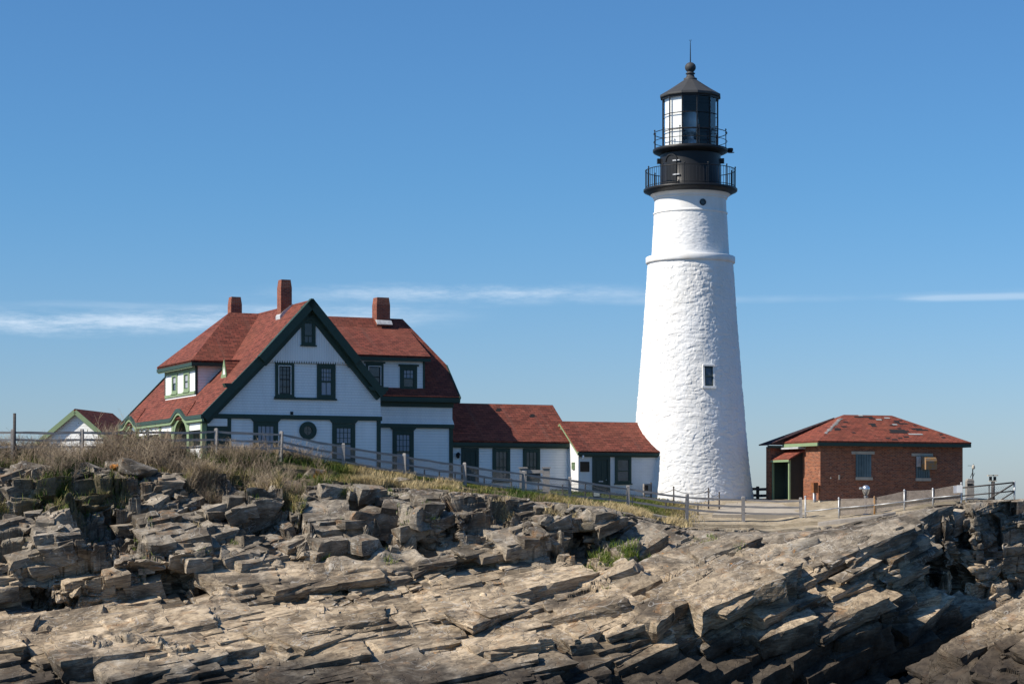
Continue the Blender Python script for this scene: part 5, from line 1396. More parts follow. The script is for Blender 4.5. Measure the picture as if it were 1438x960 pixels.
# lean-to porch on the left
mb = MB()
mb.slab([(-1.02, 1.75, 2.32), (.0-.004, 1.75, 2.86), (-.004, 3.9, 2.86), (-1.02, 3.9, 2.32)], .08)
lean = mb.build('porch_roof', M_ROOF2, bb)
M_PLY = paint('dark_weathered_board', (.035, .037, .032), .85, .3, 1.5)
mb = MB(); mb.prism([(-.86, -.3), (-.004, -.3), (-.004, 2.76), (-.86, 2.31)], 'y', 1.95, 2.02); mb.build('porch_side', M_PLY, bb)
mb = MB(); mb.box(-.9, -.80, 1.90, 2.03, -.3, 2.28); mb.box(-.9, -.80, 3.8, 3.9, -.3, 2.28); mb.box(-1.0, -.93, 1.8, 3.88, 2.16, 2.30); mb.build('porch_post', M_PALEG, bb)
mb = MB(); mb.box(-.06, -.002, 2.1, 3.9, -.3, 2.7); mb.box(-.8, -.06, 3.90, 3.975, -.3, 2.35); mb.build('porch_back', M_GREEN2, bb)
mb = MB(); mb.box(-.5, -.002, 1.6, 3.65, 2.90, 3.0); mb.build('porch_flashing', M_LEAD, bb)
mb = MB(); mb.box(-1.0, -.55, 1.55, 2.0, -.35, -.12); mb.build('porch_step', M_PALEG, bb)
rb_ = thing('meter_box', 'rusty brown meter box on a pipe at the left corner of the brick building', 'box', (-.28, .1, -.4), B)
mb = MB(); mb.box(-.45, -.17, -.05, .22, .42, .98); mb.build('case', rusty('brown_rust', (.26, .10, .035), (.15, .06, .03)), rb_)
mb = MB(); mb.tube((-.38, .05, -.5), (-.38, .05, .42), .06); mb.tube((-.24, .1, -.5), (-.24, .1, .42), .03); mb.build('pipe', M_STEEL, rb_)

# ------------------------------------------------------------------ terrain lookups
VDf = VD
def near_idx(xpx, Y):
    iu = int(np.clip(np.searchsorted(U[:, 0], xpx), 0, VD.shape[0]-1)); c_ = VD[iu, :, 1]
    k = int(np.argmin(np.abs(c_-Y)+np.where(T[iu] < 5.5, 5, 0))); return iu, k
def ground_z(xpx, Y):
    iu, k = near_idx(xpx, Y); return float(VD[iu, k, 2])

# ------------------------------------------------------------------ post and rail fence along the crest
FP = [(-72, 607, 617, 626, 643, 101), (18, 607, 617, 627, 643, 101.2), (115, 607, 617, 627, 643, 102), (208, 607, 617, 627, 643, 103), (303, 606, 617, 627, 643, 104), (394, 610, 620, 629, 648, 105), (482, 627, 638, 648, 656, 106.3),
      (568, 641, 652, 662, 669, 107.6), (653, 654, 665, 675, 685, 109), (735, 665.5, 676.5, 687, 693, 110.4), (800, 674, 685, 695, 702, 111.6), (882, 686, 695, 703, 716, 112.9), (964, 698, 706.5, 715, 733, 113.7), (1044, 701.5, 711, 720, 736, 114.3), (1125, 703, 712, 721, 733, 114.6)]
p0 = P(FP[0][0], FP[0][4], FP[0][5])
fence = thing('rail_fence', 'long grey weathered post and rail fence running along the grassy crest', 'fence', P(600, 676, 108)); OFF[fence.name] = tuple(P(600, 676, 108))
frs = random.Random(11)
for i, q in enumerate(FP):
    a = P(q[0], q[4], q[5]); t_ = P(q[0], q[1]-5.0, q[5]); gz_ = min(a.z, ground_z(q[0], q[5]))
    m = MB(); x_, y_ = a.x, a.y; w_ = .085
    ang = frs.uniform(-.25, .25); ca, sa = cos(ang)*w_, sin(ang)*w_; lx, ly = frs.uniform(-.03, .03), frs.uniform(-.02, .02)
    prof = [(gz_-.5, 1.0), (t_.z-.05, .95), (t_.z, .62)]
    vs = []
    for z_, k_ in prof:
        f_ = (z_-gz_)
        for (sx_, sy_) in ((-1,-1), (1,-1), (1,1), (-1,1)):
            vs.append((x_+(sx_*ca-sy_*sa)*k_+lx*f_, y_+(sx_*sa+sy_*ca)*k_+ly*f_, z_))
    m.mesh(vs, [(0,1,5,4),(1,2,6,5),(2,3,7,6),(3,0,4,7),(4,5,9,8),(5,6,10,9),(6,7,11,10),(7,4,8,11),(8,9,10,11)])
    m.build('post', M_WOOD, fence)
for i in range(len(FP)-1):
    for k in (1, 2, 3):
        a, b = P(FP[i][0], FP[i][k], FP[i][5]), P(FP[i+1][0], FP[i+1][k], FP[i+1][5])
        a.y -= .03; b.y -= .03
        n_ = 5; pts = []
        for j in range(n_+1):
            f_ = j/n_; p = a.lerp(b, f_); p.z += -.035*4*f_*(1-f_)*frs.uniform(.2, 1.3)+frs.uniform(-.008, .008); pts.append(p)
        m = MB(); hw, hh_ = .04, .055
        vs = []
        for j, p in enumerate(pts):
            tp = .72 if j in (0, n_) else 1.0; hh2 = hh_*tp*frs.uniform(.9, 1.12)
            vs += [(p.x, p.y-hw, p.z-hh2), (p.x, p.y+hw, p.z-hh2), (p.x, p.y+hw, p.z+hh2), (p.x, p.y-hw, p.z+hh2)]
        fs = [(j*4+c, j*4+(c+1) % 4, j*4+4+(c+1) % 4, j*4+4+c) for j in range(n_) for c in range(4)]+[(3,2,1,0), tuple(range(n_*4, n_*4+4))]
        m.mesh(vs, fs); m.build('rail', M_WOOD, fence)
def mesh_fabric(mb, a_top, b_top, a_bot, b_bot, pitch, r):
    """diamond wire netting between two posts"""
    a_top, b_top, a_bot, b_bot = map(Vector, (a_top, b_top, a_bot, b_bot))
    L = (b_bot-a_bot).length; hgt = (a_top-a_bot).length; n_ = int(L/pitch)
    def at(u, v):
        u = max(0, min(1, u)); return a_bot.lerp(b_bot, u).lerp(a_top.lerp(b_top, u), v)
    run = hgt/L
    for i in range(-int(hgt/pitch), n_+1):
        for sgn in (1, -1):
            u0 = i*pitch/L; u1 = u0+run; v0, v1 = 0.0, 1.0
            if u0 < 0: v0 = -u0/run; u0 = 0
            if u1 > 1: v1 = (1-(i*pitch/L))/run; u1 = 1
            if v1-v0 < .05: continue
            if sgn > 0: p, q = at(u0, v0), at(u1, v1)
            else: p, q = at(1-u0, v0), at(1-u1, v1)
            mb.tube(p, q, r, 3, caps=False)
M_WIRE = metal('dull_wire', (.30, .29, .28), .6, .3)
mb = MB()
for i in range(5, 11):
    a, b = FP[i], FP[i+1]; f0 = .4 if i == 5 else 0.0
    def pp(q, y, dy=.06): v = P(q[0], y, q[5]); v.y += dy; return v
    at_, ab_ = pp(a, a[1]+1), pp(a, a[3]+3); bt_, bb_ = pp(b, b[1]+1), pp(b, b[3]+3)
    if f0: at_, ab_ = at_.lerp(bt_, f0), ab_.lerp(bb_, f0)
    mesh_fabric(mb, at_, bt_, ab_, bb_, .085, .0055)
mb.build('wire_netting', M_WIRE, fence, fix=False, uv=False)
tp_ = thing('tall_post', 'tall bare wooden post rising above the rail fence at its left end', 'post', P(20, 643, 101))
OFF[tp_.name] = tuple(P(20, 643, 101))
a = P(20, 645, 100.9); t_ = P(20.5, 580, 100.9); mb = MB(); mb.tube(a-Vector((0, 0, .4)), t_, .075, 10, .07); mb.build('timber', M_WOODD, tp_)

# second low fence close to the wing, with thin dark posts
lf = thing('wire_fence', 'low dark wire fence with thin posts close to the white wing', 'fence', P(720, 690, 114)); OFF[lf.name] = tuple(P(720, 690, 114))
LFP = [(596, 660), (617, 663), (639, 664), (660, 667), (680, 668), (718, 672), (756, 676), (790, 680), (822, 678), (856, 690), (888, 698), (935, 703), (980, 706)]
pts = []
for i, (x_, y_) in enumerate(LFP):
    Yf = 112.6+(x_-596)*.0085; t_ = P(x_, y_, Yf); gz_ = ground_z(x_, Yf); pts.append((t_, gz_))
    m = MB(); m.tube((t_.x, t_.y, gz_-.3), (t_.x, t_.y, max(t_.z, gz_+.55)), .042, 6, .036); m.build('post', M_WOODD, lf)
mb = MB()
for (a, ga), (b, gb_) in zip(pts[:-1], pts[1:]):
    for f_ in (.45, .95):
        za, zb2 = ga+f_*(max(a.z, ga+.55)-ga), gb_+f_*(max(b.z, gb_+.55)-gb_)
        mb.tube((a.x, a.y, za), (b.x, b.y, zb2), .009, 4, caps=False)
mb.build('wire', M_WIRE, lf, fix=False)
# chain on posts round the tower foot
cf = thing('chain_fence', 'dark chain hung on thin posts in front of the foot of the lighthouse', 'fence', P(980, 706, 118)); OFF[cf.name] = tuple(P(980, 706, 118))
CFP = [(905, 684, 118.3), (946, 683.5, 118.2), (995, 685.5, 117.8), (1010, 691, 117.0)]; tops = []
for x_, y_, Yc in CFP:
    t_ = P(x_, y_, Yc); gz_ = ground_z(x_, Yc); m = MB(); m.tube((t_.x, t_.y, gz_-.3), t_, .045, 8, .04); m.lathe([(0, .05), (.05, .02), (.05, -.03), (.04, -.04)], 8, tuple(t_)); m.build('post', M_WOODD, cf); tops.append(t_-Vector((0, 0, .12)))
mb = MB()
for a, b in zip(tops[:-1], tops[1:]):
    mb.path([a.lerp(b, j/8)-Vector((0, 0, .22*4*(j/8)*(1-j/8))) for j in range(9)], .016, 4)
mb.build('chain', M_WOODD, cf)
# dark rail fence behind the tower
df = thing('dark_fence', 'dark rail fence between the lighthouse and the brick building', 'fence', P(1070, 705, 124)); OFF[df.name] = tuple(P(1070, 705, 124))
for x_ in (1040, 1064, 1092):
    m = MB(); a, b = P(x_, 707, 123.5), P(x_, 682.5, 123.5); m.beam(a-Vector((0, 0, .5)), b, .17, .17, (0, 1, 0)); m.build('post', M_WOODD, df)
for y_ in (686.5, 695.5):
    for x0_, x1_ in ((1040, 1064), (1064, 1092)):
        m = MB(); a, b = P(x0_, y_+.3, 123.35), P(x1_, y_-.5, 123.35); m.beam(a, b, .09, .16); m.build('rail', M_WOODD, df)

# grey timber frame and the small sign near the wing
tf = thing('timber_frame', 'grey timber frame of two thick posts and a crossbeam before the wing', 'frame', P(750, 692, 114.5)); OFF[tf.name] = tuple(P(750, 692, 114.5))
Yf = 114.5
for x_ in (734.5, 767):
    a, b = P(x_-5, 694, Yf), P(x_+5, 657.5, Yf); m = MB(); m.box(a.x, b.x, Yf-.2, Yf+.2, a.z-.4, b.z); m.box(a.x-.05, b.x+.05, Yf-.25, Yf+.25, b.z, b.z+.08); m.build('post', M_WOOD, tf)
a, b = P(740, 664, Yf), P(762, 659.5, Yf); mb = MB(); mb.box(a.x, b.x, Yf-.15, Yf+.15, a.z, b.z); mb.build('crossbeam', M_WOOD, tf)
a, b = P(743, 671, Yf), P(759, 665, Yf); mb = MB(); mb.box(a.x, b.x, Yf-.1, Yf+.1, a.z, b.z); mb.build('plank', M_WOODD, tf)
sg = thing('info_sign', 'small low black information sign on legs in the grass before the white entry', 'sign', P(838, 703, 115.5)); OFF[sg.name] = tuple(P(838, 703, 115.5))
a, b = P(832.5, 697, 115.5), P(843.5, 691.5, 115.5); mb = MB(); mb.obox(((a.x+b.x)/2, 115.5, (a.z+b.z)/2), ((b.x-a.x)/2, 0, 0), (0, .06, .13), (0, -.012, .012)); mb.build('panel', M_BLACK, sg)
mb = MB(); mb.obox(((a.x+b.x)/2, 115.475, (a.z+b.z)/2+.012), ((b.x-a.x)/2-.05, 0, 0), (0, .045, .1), (0, -.013, .013)); mb.build('sheet', paint('grey_sign_face', (.25, .30, .30), .4, .5, 12), sg)
for x_ in (833.7, 842.3):
    v = P(x_, 703, 115.55); m = MB(); m.tube((v.x, v.y, v.z-.4), (v.x, v.y, a.z+.05), .03, 6); m.build('leg', M_BLACK, sg)

# ------------------------------------------------------------------ concrete edges, path
M_PATH = concrete('path_paving', (.40, .36, .30), (.33, .29, .24), .6)
def edge_wall(name, label, pts, th, mat=M_CONCD, cat='wall'):
    """pts: (x, ytop, ybottom, Y)"""
    base = P(pts[0][0], pts[0][2], pts[0][3]); o = thing(name, label, cat, base); OFF[o.name] = tuple(base)
    mb = MB(); rows = []
    for x_, y0_, y1_, Yq in pts:
        a, b = P(x_, y0_, Yq), P(x_, y1_, Yq)
        rows.append([(a.x, Yq, b.z-.3), (a.x, Yq, a.z-.04), (a.x, Yq+.04, a.z), (a.x+.0, Yq+th, a.z), (a.x, Yq+th, b.z-.3)])
    vs = [v for r_ in rows for v in r_]; fs = []
    for i in range(len(rows)-1):
        for k in range(4): fs.append((i*5+k, (i+1)*5+k, (i+1)*5+k+1, i*5+k+1))
    fs += [tuple(range(5)), tuple(range(len(vs)-1, len(vs)-6, -1))]
    mb.mesh(vs, fs); mb.build('face', mat, o); return o
edge_wall('concrete_kerb', 'low concrete kerb wall under the rail fence below the lighthouse', [(868, 713, 722, 112.5), (900, 718, 728, 112.6), (930, 723, 735, 112.7), (962, 729, 741, 112.9)], .4)
edge_wall('concrete_step', 'pale concrete slab below the kerb wall at the end of the grass', [(924, 737.5, 746, 111.6), (945, 738, 746, 111.5), (962, 737.5, 745, 111.6)], .9, M_CONC)
edge_wall('path_wall', 'dark concrete edge of the terrace below the brick building', [(1150, 733, 743, 111.9), (1180, 728.5, 746, 111.2), (1210, 725.5, 748, 110.8), (1240, 721.5, 740, 110.6), (1258, 718, 730, 110.8)], .5)
# terrace of pavement beside the tower
mb = MB()
def pave(pts): mb.slab([P(*q) for q in pts], .5)
mb.mesh([P(1000, 722, 115.2), P(1128, 722.5, 115.3), P(1150, 720, 116.0), P(1150, 706.5, 119.2), P(1080, 704.5, 120.5), P(1020, 706.5, 119.0)] + [v-Vector((0, 0, .6)) for v in (P(1000, 722, 115.2), P(1128, 722.5, 115.3), P(1150, 720, 116.0), P(1150, 706.5, 119.2), P(1080, 704.5, 120.5), P(1020, 706.5, 119.0))],
        [(0,1,2,3,4,5)]+[(i, 6+i, 6+(i+1) % 6, (i+1) % 6) for i in range(6)])
pv = mb.build('path', M_PATH); pv['kind'] = 'structure'

# ------------------------------------------------------------------ chain link fence and things on the right
cl_ = thing('chain_link_fence', 'chain link fence on steel pipe posts in front of the brick building', 'fence', P(1230, 722, 113)); OFF[cl_.name] = tuple(P(1230, 722, 113))
CP = [(1131, 697, 731, 718, 114.4), (1178, 699, 726, 713, 113.4), (1228, 697.5, 722, 709, 112.6), (1270, 688, 714, 704, 112.2), (1310, 686, 707.5, 698.5, 111.8), (1350, 678, 704, 695, 111.2)]
for i, (x_, yt_, yb_, ym_, Yq) in enumerate(CP):
    a, t_ = P(x_, yb_, Yq), P(x_, yt_, Yq); gz_ = min(a.z, ground_z(x_, Yq)); m = MB(); m.tube((a.x, a.y, gz_-.3), t_, .045, 8); m.lathe([(0, .06), (.05, .03), (.055, 0), (.055, -.05)], 8, tuple(t_))
    m.build('post', M_RUST if i == 2 else M_STEEL, cl_)
for a, b in zip(CP[:-1], CP[1:]):
    m = MB(); m.tube(P(a[0], a[3], a[4]-.03), P(b[0], b[3], b[4]-.03), .032, 8); m.build('rail', M_STEEL, cl_)
mb = MB()
for a, b in zip(CP[:-1], CP[1:]):
    u = lambda q, y, d=.04: P(q[0], y, q[4]+d)
    if a[0] < 1140: continue
    mesh_fabric(mb, u(a, a[1]+1), u(b, b[1]+1.5), u(a, a[2]-2), u(b, b[2]-2), .055, .012)
mb.build('wire_netting', metal('rusted_wire', (.36, .31, .27), .7, .2), cl_, fix=False, uv=False)
ws = thing('warning_sign', 'two white notice boards fixed to the last post of the chain link fence', 'sign', P(1345, 700, 111.1)); OFF[ws.name] = tuple(P(1345, 700, 111.1))
a, b = P(1344, 691.5, 111.0), P(1351.5, 681, 111.0); mb = MB(); mb.box(a.x, b.x, 110.97, 111.0, a.z, b.z); mb.build('board', M_WHITE, ws)
a, b = P(1338.5, 692, 111.1), P(1343.6, 682, 111.1); mb = MB(); mb.box(a.x, b.x, 111.02, 111.05, a.z, b.z); mb.build('board', paint('faded_white_sheet', (.55, .56, .60), .6), ws)
# coin viewer
vw = thing('viewer', 'silver coin operated binocular viewer on a pedestal behind the chain link fence', 'viewer', P(1216, 723, 113.4)); OFF[vw.name] = tuple(P(1216, 723, 113.4))
c_ = P(1216, 688, 113.4); g_ = P(1216, 724, 113.4)
mb = MB(); mb.lathe([(.24, 0), (.24, .06), (.10, .12), (.075, .2), (.075, .95), (.11, 1.0), (.11, 1.06)], 16, (g_.x, g_.y, g_.z)); mb.build('pedestal', M_STEEL, vw)
mb = MB(); hz = c_.z
mb.lathe([(0, -.32), (.06, -.30), (.15, -.16), (.20, .0), (.21, .1), (.18, .2), (.1, .26), (0, .27)], 18, (c_.x, c_.y, hz)); mb.tube((c_.x-.2, c_.y-.08, hz+.1), (c_.x-.34, c_.y-.14, hz+.1), .06, 10); mb.tube((c_.x-.2, c_.y+.08, hz+.1), (c_.x-.34, c_.y+.06, hz+.1), .06, 10)
mb.build('head', metal('polished_silver', (.75, .76, .78), .25, .8), vw)
# equipment cabinet with a mast
cb = thing('equipment_cabinet', 'grey equipment cabinet with a small instrument mast at the right end of the brick building', 'cabinet', P(1362, 702, 113.5)); OFF[cb.name] = tuple(P(1362, 702, 113.5))
a, b = P(1357, 698.5, 113.5), P(1367, 672, 113.5); mb = MB(); mb.box(a.x, b.x, 113.3, 113.8, a.z, b.z-.12); mb.prism([(a.x, b.z-.12), (b.x, b.z-.12), (b.x-.06, b.z), (a.x+.06, b.z)], 'y', 113.28, 113.82); mb.build('case', M_CONCD, cb)
a2, b2 = P(1358.5, 682, 113.3), P(1365.5, 678.5, 113.3); mb = MB(); mb.box(a2.x, b2.x, 113.26, 113.299, a2.z, b2.z); mb.build('grille', M_BLACK, cb)
mb = MB(); mb.box(a.x-.1, b.x+.2, 113.2, 113.9, a.z-.06, a.z-.002)
for q in (a.x, b.x): mb.tube((q, 113.5, a.z-.5), (q, 113.5, a.z-.05), .04, 6)
mb.build('stand', M_STEEL, cb)
m0, m1 = P(1366, 672, 113.6), P(1366, 656, 113.6); mb = MB(); mb.tube(m0, m1, .03, 6); mb.tube(P(1362.5, 670, 113.6), P(1366, 662, 113.6), .02, 5); mb.tube(P(1368.5, 664, 113.6), P(1366, 670, 113.6), .016, 5); mb.tube(P(1366, 656, 113.6), P(1367, 651, 113.6), .012, 4); mb.tube(P(1359, 653.5, 113.6), P(1366, 653.5, 113.6), .01, 4); mb.build('mast', M_BLACK, cb)
mb = MB(); mb.lathe([(0, -.1), (.07, -.08), (.09, 0), (.07, .1), (.03, .14), (0, .15)], 12, tuple(P(1367, 656, 113.6))); mb.build('instrument', M_CONC, cb)
# railing at the far right with a lamp post
pr2 = thing('pipe_railing', 'dark pipe railing with diagonal braces on the cliff top at the far right', 'railing', P(1390, 703, 111)); OFF[pr2.name] = tuple(P(1390, 703, 111))
YR = 111.2
for x_, yt_ in ((1389, 681), (1424.5, 675)):
    m = MB(); a, t_ = P(x_, 706, YR), P(x_, yt_, YR); m.tube(a-Vector((0, 0, .3)), t_, .05 if x_ > 1400 else .03, 8); m.build('post', M_WOODD if x_ < 1400 else M_STEEL, pr2)
for (q0, q1, r_) in (((1351, 684.5), (1424, 677), .04), ((1351, 696), (1424, 689), .035), ((1424, 678.5), (1383, 704), .04), ((1424, 690), (1401, 704.5), .035)):
    m = MB(); m.tube(P(*q0, YR-.05), P(*q1, YR-.05), r_, 8); m.build('rail', M_WOODD, pr2)
mb = MB(); mesh_fabric(mb, P(1356, 684.5, YR+.05), P(1424, 677.5, YR+.05), P(1356, 703, YR+.05), P(1424, 703, YR+.05), .12, .0035); mb.build('wire_netting', M_WIRE, pr2, fix=False, uv=False)
lp = thing('lamp_post', 'short dark post carrying two floodlights at the far right cliff edge', 'lamp', P(1394, 704, 112)); OFF[lp.name] = tuple(P(1394, 704, 112))
mb = MB(); mb.tube(P(1394.5, 708, 112), P(1394.5, 674, 112), .10, 10); mb.build('post', M_WOODD, lp)
for x_ in (1391, 1397):
    c_ = P(x_, 671, 112); m = MB(); m.lathe([(.0, -.1), (.075, -.1), (.08, .1), (.0, .1)], 12, (c_.x, c_.y, c_.z-.02)); m.build('lamp_body', M_BLACK, lp)
    m = MB(); m.box(c_.x-.15, c_.x+.15, 111.85, 112.15, c_.z+.11, c_.z+.17); m.build('lamp_cap', M_CONC, lp)
mb = MB(); c_ = P(1394, 675.2, 112); mb.box(c_.x-.2, c_.x+.2, 111.9, 112.1, c_.z-.025, c_.z+.02); mb.build('bracket', M_CONC, lp)

# ------------------------------------------------------------------ sea
def sea_mat():
    t = NT('sea_water'); co = t.coord('Object')
    h = t.math('ADD', t.noise(t.mapping(co, (1, 1.6, 1)), .25, 6, .6), t.math('MULTIPLY', t.noise(co, 1.6, 5, .6), .3))
    t.b.inputs['Specular IOR Level'].default_value = .5
    return t.out((.015, .04, .06), t.bump(h, .6, .5), .12)
mb = MB(); S = 30000.0
mb.face([(-S, -400, SEA), (S, -400, SEA), (S, S, SEA), (-S, S, SEA)]); sea = mb.build('sea', sea_mat(), fix=False); sea['kind'] = 'structure'

# ------------------------------------------------------------------ grass, brush, boulders
grs = np.random.default_rng(21)
def blade_mesh(name, base, hgt, wid, lean, tone, mat, bend=.35):
    n_ = len(base); az_ = grs.uniform(0, 2*pi, n_); la = grs.uniform(0, 2*pi, n_)
    sx = np.stack([np.cos(az_), np.sin(az_), np.zeros(n_)], -1)*wid[:, None]*.5
    tip = np.stack([np.cos(la)*lean*hgt, np.sin(la)*lean*hgt, hgt], -1)
    midp = base+tip*np.array([bend, bend, .55])
    V_ = np.stack([base-sx, base+sx, midp+sx*.7, midp-sx*.7, base+tip], 1).reshape(-1, 3)
    i = np.arange(n_)*5
    q = np.stack([i, i+1, i+2, i+3], -1); t3 = np.stack([i+3, i+2, i+4], -1)
    loops = np.concatenate([q.reshape(-1), t3.reshape(-1)])
    me = bpy.data.meshes.new(name); me.vertices.add(n_*5); me.vertices.foreach_set('co', V_.reshape(-1).astype(np.float32))
    me.loops.add(len(loops)); me.loops.foreach_set('vertex_index', loops.astype(np.int32))
    me.polygons.add(2*n_); me.polygons.foreach_set('loop_start', np.concatenate([np.arange(n_)*4, n_*4+np.arange(n_)*3]).astype(np.int32))
    me.update(calc_edges=True); me.materials.append(mat)
    at = me.attributes.new('tone', 'FLOAT', 'POINT'); at.data.foreach_set('value', np.repeat(tone, 5).astype(np.float32))
    ob = bpy.data.objects.new(name, me); COL.objects.link(ob); return ob
def blade_mat(name, stops):
    t = NT(name); at = t.new('ShaderNodeAttribute', attribute_name='tone').outputs['Fac']
    c = t.ramp(at, stops); t.b.inputs['Specular IOR Level'].default_value = .15
    return t.out(c, None, .8)
def pick(mask, n_):
    """n_ random points of the ground where the mask holds, weighted by surface area"""
    gu = np.linalg.norm(np.gradient(VD[..., :2], axis=0), axis=-1); gt = np.linalg.norm(np.gradient(VD, axis=1), axis=-1)
    wgt = (gu*gt*mask).reshape(-1); cs = np.cumsum(wgt); r_ = grs.uniform(0, cs[-1], n_); idx = np.searchsorted(cs, r_)
    iu, it = np.unravel_index(np.clip(idx, 0, mask.size-1), mask.shape)
    ju = np.clip(iu+1, 0, VD.shape[0]-1); jt = np.clip(it+1, 0, VD.shape[1]-1)
    f1, f2 = grs.uniform(0, 1, (n_, 1)), grs.uniform(0, 1, (n_, 1))
    return VD[iu, it]+(VD[ju, it]-VD[iu, it])*f1+(VD[iu, jt]-VD[iu, it])*f2, iu, it
ipx = np.broadcast_to(U, T.shape)
clump = fbm(VD[..., 0]*.9, VD[..., 1]*.5, VD[..., 2]*0, 601, 4)
greenz = fbm(VD[..., 0]*.35, VD[..., 1]*.25, VD[..., 2]*0, 611, 3)
M_GRASS = blade_mat('dry_grass', [(0, (.06, .10, .02)), (.3, (.13, .155, .035)), (.5, (.24, .20, .075)), (.75, (.40, .31, .15)), (1, (.50, .40, .22))])
okg = (soil > .45)
# tawny grass on the crest
mk = okg*(T > 4.0)*np.where(T < 5.5, .55, 1)*(T < np.where(ipx > 600, 7.7, 8.1))*(ipx < 975)*(1-sstep(935, 975, ipx))*np.clip(.35+clump*3.5, 0.03, 1)
b_, iu, it = pick(mk, 62000)
g_ = greenz[iu, it]; cl2 = clump[iu, it]
xq = ipx[iu, it]
tone = np.clip(.58-g_*3.0+grs.normal(0, .15, len(b_))-.22*(xq < 480)+.12*((xq > 560)), 0, 1)
hg = (.16+.26*grs.random(len(b_)))*(1+cl2*1.2)*np.where(xq < 470, 1.25, 1.0)
o = blade_mesh('dry_grass', b_, hg, .018+.012*grs.random(len(b_)), .25+.65*grs.random(len(b_)), tone, M_GRASS); o['kind'] = 'stuff'
# lawn round the wing and the tower
mk = (T > 7.75)*(T < 9.25)*(ipx > 470)*(ipx < 990)*(1-sstep(930, 1000, ipx))
b_, iu, it = pick(mk, 46000)
o = blade_mesh('lawn', b_, (.08+.09*grs.random(len(b_))), .018+.010*grs.random(len(b_)), .3+.5*grs.random(len(b_)), np.clip(.16+greenz[iu, it]*.5+grs.normal(0, .1, len(b_))+.5*sstep(900, 960, ipx[iu, it]), 0, 1), M_GRASS); o['kind'] = 'stuff'
# bright green tufts among the rocks
tuft_pts = []
def tufts(spots, per, spread, hgt):
    for (x_, y_) in spots:
        iu_ = int(np.clip(np.searchsorted(U[:, 0], x_), 0, VD.shape[0]-1)); v = VD[iu_]; ypx = HY-F*v[:, 2]/v[:, 1]
        dd2 = np.abs(ypx-y_); k = int(np.argmin(dd2)); c = v[k]
        for _ in range(per):
            a_, r_ = random.uniform(0, 2*pi), spread*sqrt(random.random()); X_, Y_ = c[0]+cos(a_)*r_*1.5, c[1]+sin(a_)*r_
            xp = CX+F*X_/Y_; iu2 = int(np.clip(np.searchsorted(U[:, 0], xp), 0, VD.shape[0]-1)); k2 = int(np.argmin(np.abs(VD[iu2, max(0, k-60):k+60, 1]-Y_)))+max(0, k-60)
            tuft_pts.append((*VD[iu2, k2], hgt))
tufts([(810, 806), (825, 803), (838, 800), (850, 797), (862, 793), (872, 788), (882, 784), (893, 779), (905, 775), (915, 771), (928, 768), (845, 804), (865, 799), (888, 788)], 260, .55, .34)
tufts([(985, 762), (1000, 760), (1020, 764), (1040, 765), (842, 842), (875, 845), (862, 846)], 120, .4, .2)
rr = random.Random(3)
tufts([(rr.uniform(10, 620), rr.uniform(690, 790)) for _ in range(60)], 45, .22, .22)
tufts([(262, 729), (218, 738), (430, 690), (470, 705), (565, 700), (610, 695)], 110, .4, .26)
tp = np.array(tuft_pts)
tn = np.clip(grs.normal(.22, .16, len(tp)), 0, 1)
o = blade_mesh('green_tufts', tp[:, :3], tp[:, 3]*(.5+.8*grs.random(len(tp))), .02+.014*grs.random(len(tp)), .2+.5*grs.random(len(tp)), tn, blade_mat('fresh_grass', [(0, (.07, .12, .02)), (.35, (.16, .20, .035)), (.7, (.30, .27, .09)), (1, (.40, .32, .15))])); o['kind'] = 'stuff'

# bare twiggy brush
def twig_mat():
    t = NT('dry_twigs'); at = t.new('ShaderNodeAttribute', attribute_name='tone').outputs['Fac']
    return t.out(t.ramp(at, [(0, (.07, .052, .038)), (.45, (.19, .145, .105)), (.8, (.34, .27, .19)), (1, (.47, .38, .25))]), None, .9)
M_TWIG = twig_mat()
def twigs(name, roots, rng_, mat=M_TWIG):
    """roots: (x,y,z,height,count). each stem forks twice into thin curved twigs"""
    V_, Fq, tn_ = [], [], []
    def stick(p, q, r0_, r1_, tone):
        d = (q-p); L = d.length
        if L < 1e-4: return
        d /= L; a = d.orthogonal().normalized(); b = d.cross(a); k0 = len(V_)
        for (c, rr_) in ((p, r0_), (q, r1_)):
            for i in range(3):
                t_ = 2*pi*i/3; V_.append(c+a*(rr_*cos(t_))+b*(rr_*sin(t_))); tn_.append(tone)
        for i in range(3): Fq.append((k0+i, k0+(i+1) % 3, k0+3+(i+1) % 3, k0+3+i))
    def grow(p, d, L, r, depth, tone):
        n_ = 3
        for i in range(n_):
            d = (d+Vector((rng_.gauss(0, .16), rng_.gauss(0, .16), rng_.gauss(.02, .1)))).normalized(); q = p+d*(L/n_)
            stick(p, q, r*(1-.2*i), r*(1-.2*(i+1)), tone)
            if depth > 0 and (i > 0 or rng_.random() < .4):
                for _ in range(rng_.choice((1, 2, 2))):
                    dd3 = (d+Vector((rng_.gauss(0, .55), rng_.gauss(0, .55), rng_.gauss(.1, .35)))).normalized()
                    grow(q, dd3, L*rng_.uniform(.4, .7), r*.6, depth-1, min(1, tone+.12))
            p = q
    for (x_, y_, z_, h_, cnt) in roots:
        for _ in range(cnt):
            d = Vector((rng_.gauss(0, .38), rng_.gauss(0, .38), 1)).normalized()
            grow(Vector((x_+rng_.gauss(0, .16), y_+rng_.gauss(0, .16), z_-.03)), d, h_*rng_.uniform(.5, 1.0), .0105*(.7+.5*h_), 2, rng_.uniform(.1, .75))
    me = bpy.data.meshes.new(name); me.from_pydata(V_, [], Fq); me.update(); me.materials.append(mat)
    at = me.attributes.new('tone', 'FLOAT', 'POINT'); at.data.foreach_set('value', np.array(tn_, dtype=np.float32))
    ob = bpy.data.objects.new(name, me); COL.objects.link(ob); return ob
brs = random.Random(17)
